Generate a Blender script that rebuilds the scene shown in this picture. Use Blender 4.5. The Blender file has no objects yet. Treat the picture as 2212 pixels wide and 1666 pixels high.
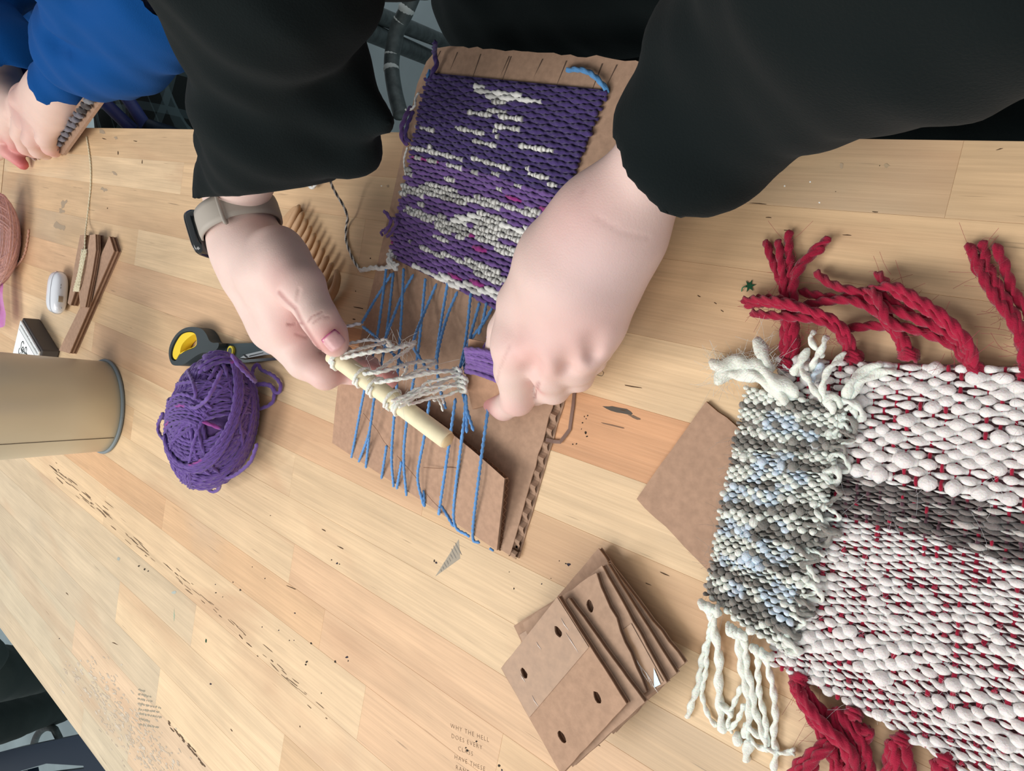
import bpy, math, random
import numpy as np
from mathutils import Vector, Matrix
rnd = random.Random(7); rng = np.random.default_rng(11)
sc = bpy.context.scene
COL = sc.collection
# ------------------------------------------------------------------ camera, world, light
H = 0.42                      # lens height above the table top (z = 0); the floor is at FLOOR
FLOOR = -0.90
FPX = 1650.0
CX, CY = 1106.0, 833.0
AX = np.array([0.73860949, 0.22046316, -0.63706516])   # world X in lens axes (right, down, forward)
AY = np.array([0.18232729, -0.97512307, -0.12606253])
AZ = np.array([-0.64900908, -0.02304338, -0.7604316])
cam = bpy.data.cameras.new('camera'); cam.sensor_width = 36; cam.lens = FPX / 2212 * 36
cam.clip_start = 0.01; cam.clip_end = 60
co = bpy.data.objects.new('camera', cam); COL.objects.link(co); sc.camera = co
right = Vector((AX[0], AY[0], AZ[0])); up = -Vector((AX[1], AY[1], AZ[1])); back = -Vector((AX[2], AY[2], AZ[2]))
m = Matrix.Identity(4)
for i in range(3):
    m[i][0], m[i][1], m[i][2] = right[i], up[i], back[i]
m[2][3] = H
co.matrix_world = m
w = bpy.data.worlds.new('world'); sc.world = w; w.use_nodes = True
w.node_tree.nodes['Background'].inputs[0].default_value = (0.93, 0.97, 1.0, 1)
w.node_tree.nodes['Background'].inputs[1].default_value = 0.50
def area(name, loc, aim, sx, sy, power, col):
    l = bpy.data.lights.new(name, 'AREA'); l.shape = 'RECTANGLE'; l.size = sx; l.size_y = sy
    l.energy = power; l.color = col
    o = bpy.data.objects.new(name, l); COL.objects.link(o); o.location = loc
    o.rotation_euler = (Vector(aim) - Vector(loc)).to_track_quat('-Z', 'Y').to_euler()
    return o
area('window_light', (-1.9, -2.0, 2.8), (-0.5, -0.3, 0), 1.9, 1.6, 90, (1.0, 0.97, 0.93))
area('ceiling_lamp', (0.3, -1.5, 1.9), (-0.6, -0.3, 0), 1.2, 1.2, 26, (1.0, 0.96, 0.9))
vs = sc.view_settings
vs.view_transform = 'Standard'; vs.look = 'None'; vs.exposure = -0.06; vs.gamma = 1.0; vs.use_curve_mapping = False

# ------------------------------------------------------------------ measuring helpers
def at(px, py, z=0.0):
    """point at height z on the sight line through a photo pixel (survey of the place)"""
    r = np.array([px - CX, py - CY, FPX]); t = (z - H) / (r @ AZ)
    return np.array([t * (r @ AX), t * (r @ AY), z])
def A3(l): return [at(*q) for q in l]
def px1(px, py, z):           # metres covered by one pixel at that spot
    r = np.array([px - CX, py - CY, FPX]); return (z - H) / (r @ AZ)
# ------------------------------------------------------------------ mesh helpers
class MB:
    def __init__(s): s.v = []; s.q = []; s.t = []; s.c = []; s.n = 0; s.poly = []
    def add(s, V, quads=None, tris=None, col=(1, 1, 1), poly=None):
        V = np.asarray(V, float); n = len(V)
        c = np.asarray(col, float)
        if c.ndim == 1: c = np.tile(c[:3], (n, 1))
        s.v.append(V); s.c.append(c[:, :3])
        if quads is not None and len(quads): s.q.append(np.asarray(quads, int) + s.n)
        if tris is not None and len(tris): s.t.append(np.asarray(tris, int) + s.n)
        if poly: s.poly += [[i + s.n for i in p] for p in poly]
        s.n += n; return s
    def box(s, c, size, rot=None, col=(1, 1, 1)):
        d = np.array([[x, y, z] for z in (-.5, .5) for y in (-.5, .5) for x in (-.5, .5)]) * np.array(size)
        if rot is not None: d = d @ np.asarray(rot).T
        return s.add(d + np.array(c), [[0, 2, 3, 1], [4, 5, 7, 6], [0, 1, 5, 4], [2, 6, 7, 3], [0, 4, 6, 2], [1, 3, 7, 5]], col=col)
    def mesh(s, name, org, smooth=True):
        V = np.concatenate(s.v) - org; Cc = np.concatenate(s.c)
        me = bpy.data.meshes.new(name)
        nq = sum(len(a) for a in s.q); nt = sum(len(a) for a in s.t)
        me.vertices.add(len(V)); me.vertices.foreach_set('co', V.astype(np.float32).ravel())
        loops = []; tot = []
        if nq: loops.append(np.concatenate(s.q).ravel()); tot.append(np.full(nq, 4))
        if nt: loops.append(np.concatenate(s.t).ravel()); tot.append(np.full(nt, 3))
        for p in s.poly: loops.append(np.array(p)); tot.append(np.array([len(p)]))
        L = np.concatenate(loops); T = np.concatenate(tot)
        me.loops.add(len(L)); me.loops.foreach_set('vertex_index', L.astype(np.int32))
        me.polygons.add(len(T)); st = np.concatenate([[0], np.cumsum(T)[:-1]])
        me.polygons.foreach_set('loop_start', st.astype(np.int32)); me.polygons.foreach_set('loop_total', T.astype(np.int32))
        me.polygons.foreach_set('use_smooth', np.full(len(T), smooth))
        at_ = me.attributes.new('Col', 'FLOAT_COLOR', 'POINT')
        at_.data.foreach_set('color', np.concatenate([Cc, np.ones((len(Cc), 1))], 1).astype(np.float32).ravel())
        me.update(calc_edges=True); me.validate()
        return me
    def build(s, name, mat, parent=None, smooth=True, org=None):
        if org is None: org = WL[parent.name] if parent is not None else np.zeros(3)
        o = bpy.data.objects.new(name, s.mesh(name, org, smooth)); COL.objects.link(o)
        o.data.materials.append(mat)
        if parent is not None: o.parent = parent
        else: o.location = org
        WL[o.name] = np.array(org, float)
        return o
WL = {}
def tag(o, label=None, cat=None, group=None, kind=None):
    if label: o['label'] = label
    if cat: o['category'] = cat
    if group: o['group'] = group
    if kind: o['kind'] = kind
    return o
def thing(name, loc, label, cat, group=None):
    o = bpy.data.objects.new(name, None); COL.objects.link(o); o.location = [float(a) for a in loc]
    o.empty_display_size = 0.02; WL[o.name] = np.array(loc, float)
    return tag(o, label, cat, group)
def smooth_path(pts, step):
    P = np.asarray(pts, float)
    if len(P) == 2: P = np.array([P[0], (P[0] + P[1]) / 2, P[1]])
    E = np.concatenate([[2 * P[0] - P[1]], P, [2 * P[-1] - P[-2]]]); out = []
    for i in range(1, len(E) - 2):
        n = max(1, int(np.linalg.norm(E[i + 1] - E[i]) / step)); t = np.arange(n)[:, None] / n
        a, b, c, d = E[i - 1], E[i], E[i + 1], E[i + 2]
        out.append(.5 * (2 * b + (c - a) * t + (2 * a - 5 * b + 4 * c - d) * t ** 2 + (3 * b - a - 3 * c + d) * t ** 3))
    return np.concatenate(out + [P[-1:]])
def tube(mb, P, R, sides=8, lobes=0, amp=0.16, pitch=0.01, col=(1, 1, 1), cap=True, flat=None, ph=0.0, col2=None):
    P = np.asarray(P, float); n = len(P); R = np.broadcast_to(np.asarray(R, float), (n,))
    T = np.gradient(P, axis=0); T /= np.linalg.norm(T, axis=1)[:, None] + 1e-12
    N = np.zeros((n, 3)); a = np.array([0, 0, 1.]) if abs(T[0, 2]) < .9 else np.array([1., 0, 0])
    v = a - T[0] * (a @ T[0]); N[0] = v / np.linalg.norm(v)
    for i in range(1, n):
        v = N[i - 1] - T[i] * (N[i - 1] @ T[i]); N[i] = v / (np.linalg.norm(v) + 1e-12)
    B = np.cross(T, N)
    s = np.concatenate([[0], np.cumsum(np.linalg.norm(np.diff(P, axis=0), axis=1))])
    th = np.linspace(0, 2 * math.pi, sides, endpoint=False)[None]
    rr = R[:, None] * np.ones_like(th)
    lob = np.cos(lobes * th - 2 * math.pi * s[:, None] / pitch + ph) if lobes else np.zeros((n, sides))
    if lobes: rr = rr * (1 - amp / 2 + amp * lob)
    f = flat or 1.0
    V = P[:, None] + rr[..., None] * (np.cos(th)[..., None] * N[:, None] * f + np.sin(th)[..., None] * B[:, None])
    V = V.reshape(-1, 3)
    i = np.arange(n - 1)[:, None] * sides; j = np.arange(sides)[None]; k = (j + 1) % sides
    Q = np.stack([i + j, i + k, i + sides + k, i + sides + j], -1).reshape(-1, 4)
    c = np.asarray(col, float)
    if c.ndim == 2: c = np.repeat(c, sides, 0)
    elif col2 is not None:
        mk = (lob.reshape(-1, 1) > 0.0); c = np.where(mk, c[None, :3], np.array(col2)[None, :3])
    elif lobes:
        c = c[None, :3] * (1 + 0.0 * lob.reshape(-1, 1))
    base = len(V); tris = []
    if cap:
        V = np.concatenate([V, P[:1] - T[:1] * R[0] * .5, P[-1:] + T[-1:] * R[-1] * .5])
        tris = [[base, (q + 1) % sides, q] for q in range(sides)] + [[base + 1, base - sides + q, base - sides + (q + 1) % sides] for q in range(sides)]
        if c.ndim == 2: c = np.concatenate([c, c[:1], c[-1:]])
    mb.add(V, Q, tris, c); return mb
def yarn(pts, r, step=None, sides=12, lobes=3, amp=.34, pitch=None, col=(1, 1, 1), mb=None, jit=0.0, taper=True, col2=None, flat=None):
    P = smooth_path(pts, step or r * .7)
    if jit: 
        n = len(P); k = rng.normal(0, jit, (max(3, n // 12) + 2, 3)); xi = np.linspace(0, len(k) - 1, n)
        P = P + np.stack([np.interp(xi, np.arange(len(k)), k[:, d]) for d in range(3)], 1) * np.array([1, 1, .4])
    R = np.full(len(P), r)
    if taper: R[0] *= .7; R[-1] *= .7
    return tube(mb or MB(), P, R, sides, lobes, amp, pitch or r * 4.4, col, col2=col2, flat=flat, ph=rnd.random() * 6)
def plate_mesh(outline, holes, t, z0):
    """flat board with holes: filled 2D curve extruded to thickness t, underside at z0 (outline in world XY)"""
    cu = bpy.data.curves.new('tmp', 'CURVE'); cu.dimensions = '2D'; cu.fill_mode = 'BOTH'; cu.extrude = t / 2
    for loop in [outline] + list(holes):
        sp = cu.splines.new('POLY'); sp.points.add(len(loop) - 1); sp.use_cyclic_u = True
        for p, q in zip(sp.points, loop): p.co = (q[0], q[1], 0, 1)
    o = bpy.data.objects.new('tmp', cu); COL.objects.link(o)
    dg = bpy.context.evaluated_depsgraph_get(); dg.update()
    me = bpy.data.meshes.new_from_object(o.evaluated_get(dg))
    bpy.data.objects.remove(o); bpy.data.curves.remove(cu)
    n = len(me.vertices); V = np.zeros(n * 3, np.float32); me.vertices.foreach_get('co', V)
    V = V.reshape(-1, 3).astype(float); V[:, 2] += z0 + t / 2
    polys = [list(p.vertices) for p in me.polygons]
    bpy.data.meshes.remove(me)
    return V, polys
def plate(outline, t, z0, holes=(), col=(1, 1, 1), mb=None, warp=None):
    V, polys = plate_mesh([p[:2] for p in outline], [[p[:2] for p in h] for h in holes], t, z0)
    if warp is not None: V = warp(V)
    mb = mb or MB(); mb.add(V, col=col, poly=polys); return mb
# ------------------------------------------------------------------ organic solids: blended capsules -> surface nets
class SDF:
    def __init__(s, lo, hi, h):
        s.lo = np.array(lo, float); s.h = h; s.n = np.ceil((np.array(hi) - s.lo) / h).astype(int) + 1
        s.f = np.full(s.n, 9.0, np.float32)
    def like(s):
        o = SDF.__new__(SDF); o.lo, o.h, o.n = s.lo, s.h, s.n; o.f = np.full(s.n, 9.0, np.float32); return o
    def grid(s, a, b):
        i0 = np.clip(np.floor((a - s.lo) / s.h).astype(int), 0, s.n - 1); i1 = np.clip(np.ceil((b - s.lo) / s.h).astype(int) + 1, 1, s.n)
        sl = tuple(slice(int(p), int(q)) for p, q in zip(i0, i1))
        ax = [s.lo[d] + s.h * np.arange(i0[d], i1[d]) for d in range(3)]
        return sl, np.stack(np.meshgrid(*ax, indexing='ij'), -1)
    def cap(s, a, b, ra, rb, k=0.0, flat=None, mode='add', mg=None):
        a = np.array(a, float); b = np.array(b, float); r = max(ra, rb); pad = r + (mg or max(k * 1.5, s.h * 4))
        sl, G = s.grid(np.minimum(a, b) - pad, np.maximum(a, b) + pad)
        if G.size == 0: return s
        p = G - a; ba = b - a
        if flat is not None:
            nrm, sc_ = np.array(flat[0], float), flat[1]; nrm = nrm / np.linalg.norm(nrm)
            p = p + (sc_ - 1) * (p @ nrm)[..., None] * nrm; ba = ba + (sc_ - 1) * (ba @ nrm) * nrm
        t = np.clip((p @ ba) / (ba @ ba + 1e-12), 0, 1)
        d = np.linalg.norm(p - t[..., None] * ba, axis=-1) - (ra + (rb - ra) * t)
        f = s.f[sl]
        if mode == 'add':
            if k > 0: hh = np.maximum(k - np.abs(f - d), 0) / k; s.f[sl] = np.minimum(f, d) - hh * hh * k * .25
            else: s.f[sl] = np.minimum(f, d)
        else:
            d = -d
            if k > 0: hh = np.maximum(k - np.abs(f - d), 0) / k; s.f[sl] = np.maximum(f, d) + hh * hh * k * .25
            else: s.f[sl] = np.maximum(f, d)
        return s
    def chain(s, pts, k=0.0, flat=None, mode='add'):
        if mode == 'add' and k > 0:          # blend the limb to the rest, but keep its own girth
            t = s.like()
            for (a, b) in zip(pts[:-1], pts[1:]): t.cap(a[0], b[0], a[1], b[1], min(k, .004), flat, mg=k * 2 + s.h * 4)
            s.merge(t, k); return s
        for (a, b) in zip(pts[:-1], pts[1:]): s.cap(a[0], b[0], a[1], b[1], k, flat, mode)
        return s
    def merge(s, o, k):
        f, d = s.f, o.f
        if k > 0: hh = np.maximum(k - np.abs(f - d), 0) / k; s.f = np.minimum(f, d) - hh * hh * k * .25
        else: s.f = np.minimum(f, d)
    def plane_cut(s, p, nrm, near=None, rad=None):
        """remove everything on the nrm side of the plane (optionally only within rad of near)"""
        nrm = np.array(nrm, float); nrm /= np.linalg.norm(nrm)
        sl, G = s.grid(s.lo, s.lo + s.h * s.n)
        d = (G - np.array(p)) @ nrm
        if near is not None: d = np.where(np.linalg.norm(G - np.array(near), axis=-1) < rad, d, -9)
        s.f[sl] = np.maximum(s.f[sl], d)
    def hollow(s, c, rad, th):
        """turn the solid into a shell of thickness th inside a ball"""
        sl, G = s.grid(np.array(c) - rad, np.array(c) + rad); f = s.f[sl]
        s.f[sl] = np.where(np.linalg.norm(G - np.array(c), axis=-1) < rad, np.maximum(f, -(f + th)), f)
    def wobble(s, amp, scale, seed, stretch=(1, 1, 1)):
        r = np.random.default_rng(seed); sl, G = s.grid(s.lo, s.lo + s.h * s.n); w = 0
        for i in range(5):
            k = r.normal(0, 1, 3) * np.array(stretch) / scale * (1 + .5 * i); w = w + np.sin(G @ k + r.random() * 6) / (1 + .6 * i)
        s.f[sl] += (amp * w).astype(np.float32)
    def nets(s):
        f = s.f; ins = f < 0; nx, ny, nz = f.shape
        c = np.zeros((nx - 1, ny - 1, nz - 1, 3), np.float32); cnt = np.zeros((nx - 1, ny - 1, nz - 1), np.float32)
        S = lambda o: (slice(o[0], nx - 1 + o[0]), slice(o[1], ny - 1 + o[1]), slice(o[2], nz - 1 + o[2]))
        for ax in range(3):
            oth = [d for d in range(3) if d != ax]
            for i in (0, 1):
                for j in (0, 1):
                    o0 = [0, 0, 0]; o0[oth[0]] = i; o0[oth[1]] = j; o1 = list(o0); o1[ax] = 1
                    fa, fb = f[S(o0)], f[S(o1)]; x = (fa < 0) != (fb < 0)
                    t = np.where(x, fa / np.where(x, fa - fb, 1), 0); cnt += x
                    for d in range(3): c[..., d] += np.where(x, o0[d] + (t if d == ax else 0), 0)
        act = cnt > 0; idx = np.full(act.shape, -1); idx[act] = np.arange(act.sum())
        ijk = np.argwhere(act); V = s.lo + s.h * (ijk + c[act] / cnt[act][:, None])
        Q = []
        for ax in range(3):
            b, d = (ax + 1) % 3, (ax + 2) % 3
            lo = [slice(1, -1)] * 3; lo[ax] = slice(0, -1); hi = [slice(1, -1)] * 3; hi[ax] = slice(1, None)
            a0, a1 = ins[tuple(lo)], ins[tuple(hi)]; e = np.argwhere(a0 != a1)
            if not len(e): continue
            fl = a0[tuple(e.T)]; off = np.ones(3, int); off[ax] = 0; e = e + off
            def g(db, dd):
                q = e.copy(); q[:, b] += db; q[:, d] += dd
                q = np.minimum(q, np.array(act.shape) - 1); return idx[tuple(q.T)]
            q = np.stack([g(-1, -1), g(0, -1), g(0, 0), g(-1, 0)], 1); q[~fl] = q[~fl][:, ::-1]
            Q.append(q[(q >= 0).all(1)])
        return V, np.concatenate(Q)
def relax(V, Q, it=2, lam=.5):
    for _ in range(it):
        S = np.zeros_like(V); n = np.zeros(len(V))
        for a, b in ((0, 1), (1, 2), (2, 3), (3, 0)):
            np.add.at(S, Q[:, a], V[Q[:, b]]); np.add.at(n, Q[:, a], 1)
            np.add.at(S, Q[:, b], V[Q[:, a]]); np.add.at(n, Q[:, b], 1)
        V = V + lam * (S / n[:, None] - V)
    return V
# ------------------------------------------------------------------ materials
def mat(name, col=(.5, .5, .5), rough=.6, metal=0.0, attr=False, bump=None, var=None, coat=0, sheen=0, trans=0, alpha=1, sss=0, spec=.4):
    """col: base; attr: multiply by vertex colour 'Col'; bump=(scale,dist); var=(scale,amount) tone noise"""
    M = bpy.data.materials.new(name); M.use_nodes = True; N = M.node_tree.nodes; L = M.node_tree.links
    b = N['Principled BSDF']; b.inputs['Roughness'].default_value = rough; b.inputs['Metallic'].default_value = metal
    b.inputs['Specular IOR Level'].default_value = spec
    b.inputs['Coat Weight'].default_value = coat; b.inputs['Sheen Weight'].default_value = sheen
    b.inputs['Transmission Weight'].default_value = trans; b.inputs['Alpha'].default_value = alpha
    if sss:
        b.inputs['Subsurface Weight'].default_value = sss; b.inputs['Subsurface Scale'].default_value = .004
    src = None
    def mix(kind, a, bcol, fac=1.0):
        n = N.new('ShaderNodeMix'); n.data_type = 'RGBA'; n.blend_type = kind; n.inputs[0].default_value = fac
        if hasattr(a, 'default_value') or True:
            (L.new(a, n.inputs[6]) if not isinstance(a, tuple) else n.inputs[6].__setattr__('default_value', a))
            (L.new(bcol, n.inputs[7]) if not isinstance(bcol, tuple) else n.inputs[7].__setattr__('default_value', bcol))
        return n.outputs[2]
    src = (*col, 1)
    if attr:
        a = N.new('ShaderNodeVertexColor'); a.layer_name = 'Col'; src = mix('MULTIPLY', a.outputs[0], src)
    tc = N.new('ShaderNodeNewGeometry')
    if var:
        n = N.new('ShaderNodeTexNoise'); n.inputs['Scale'].default_value = var[0]; n.inputs['Detail'].default_value = 4
        L.new(tc.outputs['Position'], n.inputs['Vector'])
        r = N.new('ShaderNodeMapRange'); r.inputs[1].default_value = .3; r.inputs[2].default_value = .7
        r.inputs[3].default_value = 1 - var[1]; r.inputs[4].default_value = 1 + var[1]; L.new(n.outputs[0], r.inputs[0])
        src = mix('MULTIPLY', src, r.outputs[0])
    if isinstance(src, tuple): b.inputs['Base Color'].default_value = src
    else: L.new(src, b.inputs['Base Color'])
    if bump:
        n = N.new('ShaderNodeTexNoise'); n.inputs['Scale'].default_value = bump[0]; n.inputs['Detail'].default_value = 3
        L.new(tc.outputs['Position'], n.inputs['Vector'])
        bp = N.new('ShaderNodeBump'); bp.inputs['Distance'].default_value = bump[1]; bp.inputs['Strength'].default_value = .7
        L.new(n.outputs[0], bp.inputs['Height']); L.new(bp.outputs[0], b.inputs['Normal'])
    return M
def S(r, g, b):               # sRGB 0-255 to linear
    f = lambda c: ((c / 255 + .055) / 1.055) ** 2.4 if c > 10.3 else c / 255 / 12.92
    return (f(r), f(g), f(b))
def wood_mat():
    M = bpy.data.materials.new('maple'); M.use_nodes = True; N = M.node_tree.nodes; L = M.node_tree.links
    b = N['Principled BSDF']; b.inputs['Roughness'].default_value = .5; b.inputs['Specular IOR Level'].default_value = .3
    oi = N.new('ShaderNodeObjectInfo'); g = N.new('ShaderNodeNewGeometry')
    off = N.new('ShaderNodeVectorMath'); off.operation = 'MULTIPLY_ADD'
    off.inputs[1].default_value = (1, 1, 1); L.new(g.outputs['Position'], off.inputs[0])
    cr = N.new('ShaderNodeCombineXYZ'); mr = N.new('ShaderNodeMath'); mr.operation = 'MULTIPLY'; mr.inputs[1].default_value = 37
    L.new(oi.outputs['Random'], mr.inputs[0]); L.new(mr.outputs[0], cr.inputs[0]); L.new(mr.outputs[0], cr.inputs[2]); L.new(cr.outputs[0], off.inputs[2])
    def noise(scale, vec, detail=4, dist=0.0):
        mp = N.new('ShaderNodeMapping'); mp.inputs['Scale'].default_value = vec; L.new(off.outputs[0], mp.inputs[0])
        n = N.new('ShaderNodeTexNoise'); n.inputs['Scale'].default_value = scale; n.inputs['Detail'].default_value = detail
        n.inputs['Distortion'].default_value = dist; L.new(mp.outputs[0], n.inputs['Vector']); return n.outputs[0]
    def rng_(x, a, bb, c, d):
        r = N.new('ShaderNodeMapRange'); L.new(x, r.inputs[0])
        for i, v in enumerate((a, bb, c, d)): r.inputs[i + 1].default_value = v
        return r.outputs[0]
    def mul(a, bb, kind='MULTIPLY', fac=1.0):
        n = N.new('ShaderNodeMix'); n.data_type = 'RGBA'; n.blend_type = kind
        if isinstance(fac, float): n.inputs[0].default_value = fac
        else: L.new(fac, n.inputs[0])
        L.new(a, n.inputs[6])
        if isinstance(bb, tuple): n.inputs[7].default_value = bb
        else: L.new(bb, n.inputs[7])
        return n.outputs[2]
    c = oi.outputs['Color']
    c = mul(c, rng_(noise(3.0, (1.2, 14, 1), 4, 1.6), .3, .7, .88, 1.08))         # broad figure along the strip
    c = mul(c, rng_(noise(9.0, (1.5, 60, 1), 3), .35, .65, .93, 1.05))            # fine grain
    c = mul(c, rng_(noise(14.0, (1, 1, 1), 5), .35, .7, .95, 1.05))               # blotches
    fl = rng_(noise(10.0, (1.6, 42, 1), 2), .715, .77, 0, .5)                     # dark mineral flecks
    c = mul(c, (.10, .065, .04, 1), 'MIX', fl)
    st = rng_(noise(1.7, (1.0, 4.5, 1), 4, 1.8), .52, .72, 0, .5)                 # warm stain figure
    c = mul(c, (.50, .285, .16, 1), 'MIX', st)
    gr = rng_(noise(2.6, (1, 1.2, 1), 5, .5), .58, .72, 0, .35)                   # grey, worn patches
    c = mul(c, (.42, .37, .29, 1), 'MIX', gr)
    L.new(c, b.inputs['Base Color'])
    bp = N.new('ShaderNodeBump'); bp.inputs['Distance'].default_value = .0004; bp.inputs['Strength'].default_value = .4
    L.new(noise(9.0, (1.5, 60, 1), 3), bp.inputs['Height']); L.new(bp.outputs[0], b.inputs['Normal'])
    return M
M_WOOD = wood_mat()
M_YARN = mat('yarn', (1, 1, 1), .9, attr=True, bump=(1400, .0006), sheen=.25, spec=.15, var=(260, .10))
M_WOOL = mat('wool', (1, 1, 1), .95, attr=True, sss=.3, bump=(900, .0008), sheen=.3, spec=.1, var=(300, .06))
M_SKIN = mat('skin', (1, 1, 1), .5, attr=True, bump=(900, .00015), sss=.12, spec=.35, var=(45, .035))
M_CARD = mat('kraft_board', S(176, 146, 124), .85, attr=True, bump=(700, .00012), var=(210, .10), spec=.15)
M_BLACK = mat('black_fleece', S(19, 25, 26), .95, bump=(900, .0004), sheen=.03, spec=.08)
M_BLUE = mat('blue_fleece', S(10, 70, 134), .9, bump=(900, .0004), sheen=.02, spec=.1)
M_FLOOR = mat('concrete', S(160, 178, 182), .6, var=(4, .14), bump=(40, .001))
M_GEN = mat('painted', (1, 1, 1), .5, attr=True)
M_GLOSS = mat('gloss_plastic', (1, 1, 1), .12, attr=True, coat=.5, spec=.5)
M_SOFT = mat('soft_rubber', (1, 1, 1), .55, attr=True)
M_METAL = mat('bare_metal', (1, 1, 1), .3, metal=1, attr=True)
M_INK = mat('ink', (1, 1, 1), .8, attr=True, spec=.1)
M_STICK = mat('pale_wood', (1, 1, 1), .6, attr=True, var=(90, .07), bump=(300, .0002))

# ================================================================== floor and work table
FB = MB(); FB.add([[-7, -6, FLOOR], [3, -6, FLOOR], [3, 4, FLOOR], [-7, 4, FLOOR], [-7, -6, FLOOR - .1], [3, -6, FLOOR - .1], [3, 4, FLOOR - .1], [-7, 4, FLOOR - .1]],
       [[0, 1, 2, 3], [4, 7, 6, 5], [0, 4, 5, 1], [1, 5, 6, 2], [2, 6, 7, 3], [3, 7, 4, 0]])
tag(FB.build('floor', M_FLOOR, smooth=False), kind='structure')
TE = 0.109
ROWS = [TE, .0715, .0344, -.0150, -.0605, -.105, -.150, -.192, -.235, -.275, -.315, -.354, -.405, -.455, -.510, -.560, -.610, -.660, -.704]
X0, X1 = -1.553, 0.55
pale, tan, peach, orange, grey_ = S(224, 196, 158), S(212, 178, 138), S(214, 174, 138), S(206, 156, 116), S(202, 186, 158)
worn = S(206, 186, 156)
CUTS = {0: [(-.72, tan), (-.1, tan), (9, tan)], 1: [(-.9, pale), (.1, tan), (9, tan)], 2: [(-.55, tan), (9, tan)], 3: [(-1.0, tan), (-.35, pale), (9, pale)],
        4: [(-.62, peach), (-.10, orange), (9, tan)], 5: [(-.8, tan), (-.36, pale), (9, pale)], 6: [(-1.1, pale), (-.42, peach), (9, tan)],
        7: [(-.60, pale), (9, pale)], 8: [(-.95, tan), (-.3, pale), (9, tan)], 9: [(-.58, pale), (9, peach)], 10: [(-.84, S(208, 162, 120)), (-.52, S(214, 172, 130)), (-.3, peach), (9, tan)],
        11: [(-1.0, pale), (-.45, pale), (9, peach)], 12: [(-.74, grey_), (9, pale)], 13: [(-.93, worn), (-.55, pale), (9, tan)],
        14: [(-.80, worn), (9, pale)], 15: [(-1.05, grey_), (-.6, S(212, 184, 152)), (9, pale)], 16: [(-.85, grey_), (9, S(212, 184, 152))], 17: [(-.99, worn), (-.6, grey_), (9, pale)]}
def table(name, x0, x1, label, colour_rows, seed):
    tb = thing(name, ((x0 + x1) / 2, (ROWS[0] + ROWS[-1]) / 2, FLOOR), label, 'table')
    r = random.Random(seed)
    for i in range(len(ROWS) - 1):
        ya, yb = ROWS[i], ROWS[i + 1]; xs = x0
        for xe, c in colour_rows(i):
            xe = min(xe, x1)
            if xe <= xs: continue
            if c != orange and i < 13: c = tuple(.62 * a + .38 * b for a, b in zip(c, S(217, 185, 146)))
            e = .00016; g = .00002; k = r.uniform(.96, 1.03)
            a, b_, p, q = xs + g, xe - g, yb + g, ya - g
            V = [[a, p, -.04], [b_, p, -.04], [b_, q, -.04], [a, q, -.04], [a, p, -e], [b_, p, -e], [b_, q, -e], [a, q, -e],
                 [a + e, p + e, 0], [b_ - e, p + e, 0], [b_ - e, q - e, 0], [a + e, q - e, 0]]
            o = MB().add(V, [[0, 3, 2, 1], [8, 9, 10, 11]] + [[j, (j + 1) % 4, 4 + (j + 1) % 4, 4 + j] for j in range(4)] + [[4 + j, 4 + (j + 1) % 4, 8 + (j + 1) % 4, 8 + j] for j in range(4)]).build('plank', M_WOOD, tb, smooth=False)
            o.color = (c[0] * k, c[1] * k, c[2] * k, 1); xs = xe
    for lx in (x0 + .12, x1 - .12):
        for ly in (ROWS[0] - .12, ROWS[-1] + .12):
            MB().box((lx, ly, (FLOOR - .10) / 2), (.08, .08, -FLOOR - .10)).box((lx, ly, FLOOR + .03), (.09, .09, .06)).build('leg', M_STEEL, tb, smooth=False)
    for ly in (ROWS[0] - .12, ROWS[-1] + .12):
        MB().box(((x0 + x1) / 2, ly, -.075), (x1 - x0 - .3, .03, .07)).build('apron', M_STEEL, tb, smooth=False)
    return tb
M_STEEL = mat('dark_steel', S(52, 58, 62), .5, metal=.4)
TABLE = table('work_table', X0, X1, 'long butcher block work table of pale maple strips, everything lies on it', lambda i: CUTS[i], 3)
r5 = random.Random(5)
table('work_table', X0 - 1.3, X0 - .004, 'second maple table butted against the far end of the long table', lambda i: [(X0 - r5.uniform(.3, .9), pale), (9, tan)], 9)
TOP = 0.00012                 # ink lies a hair proud of the boards
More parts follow.
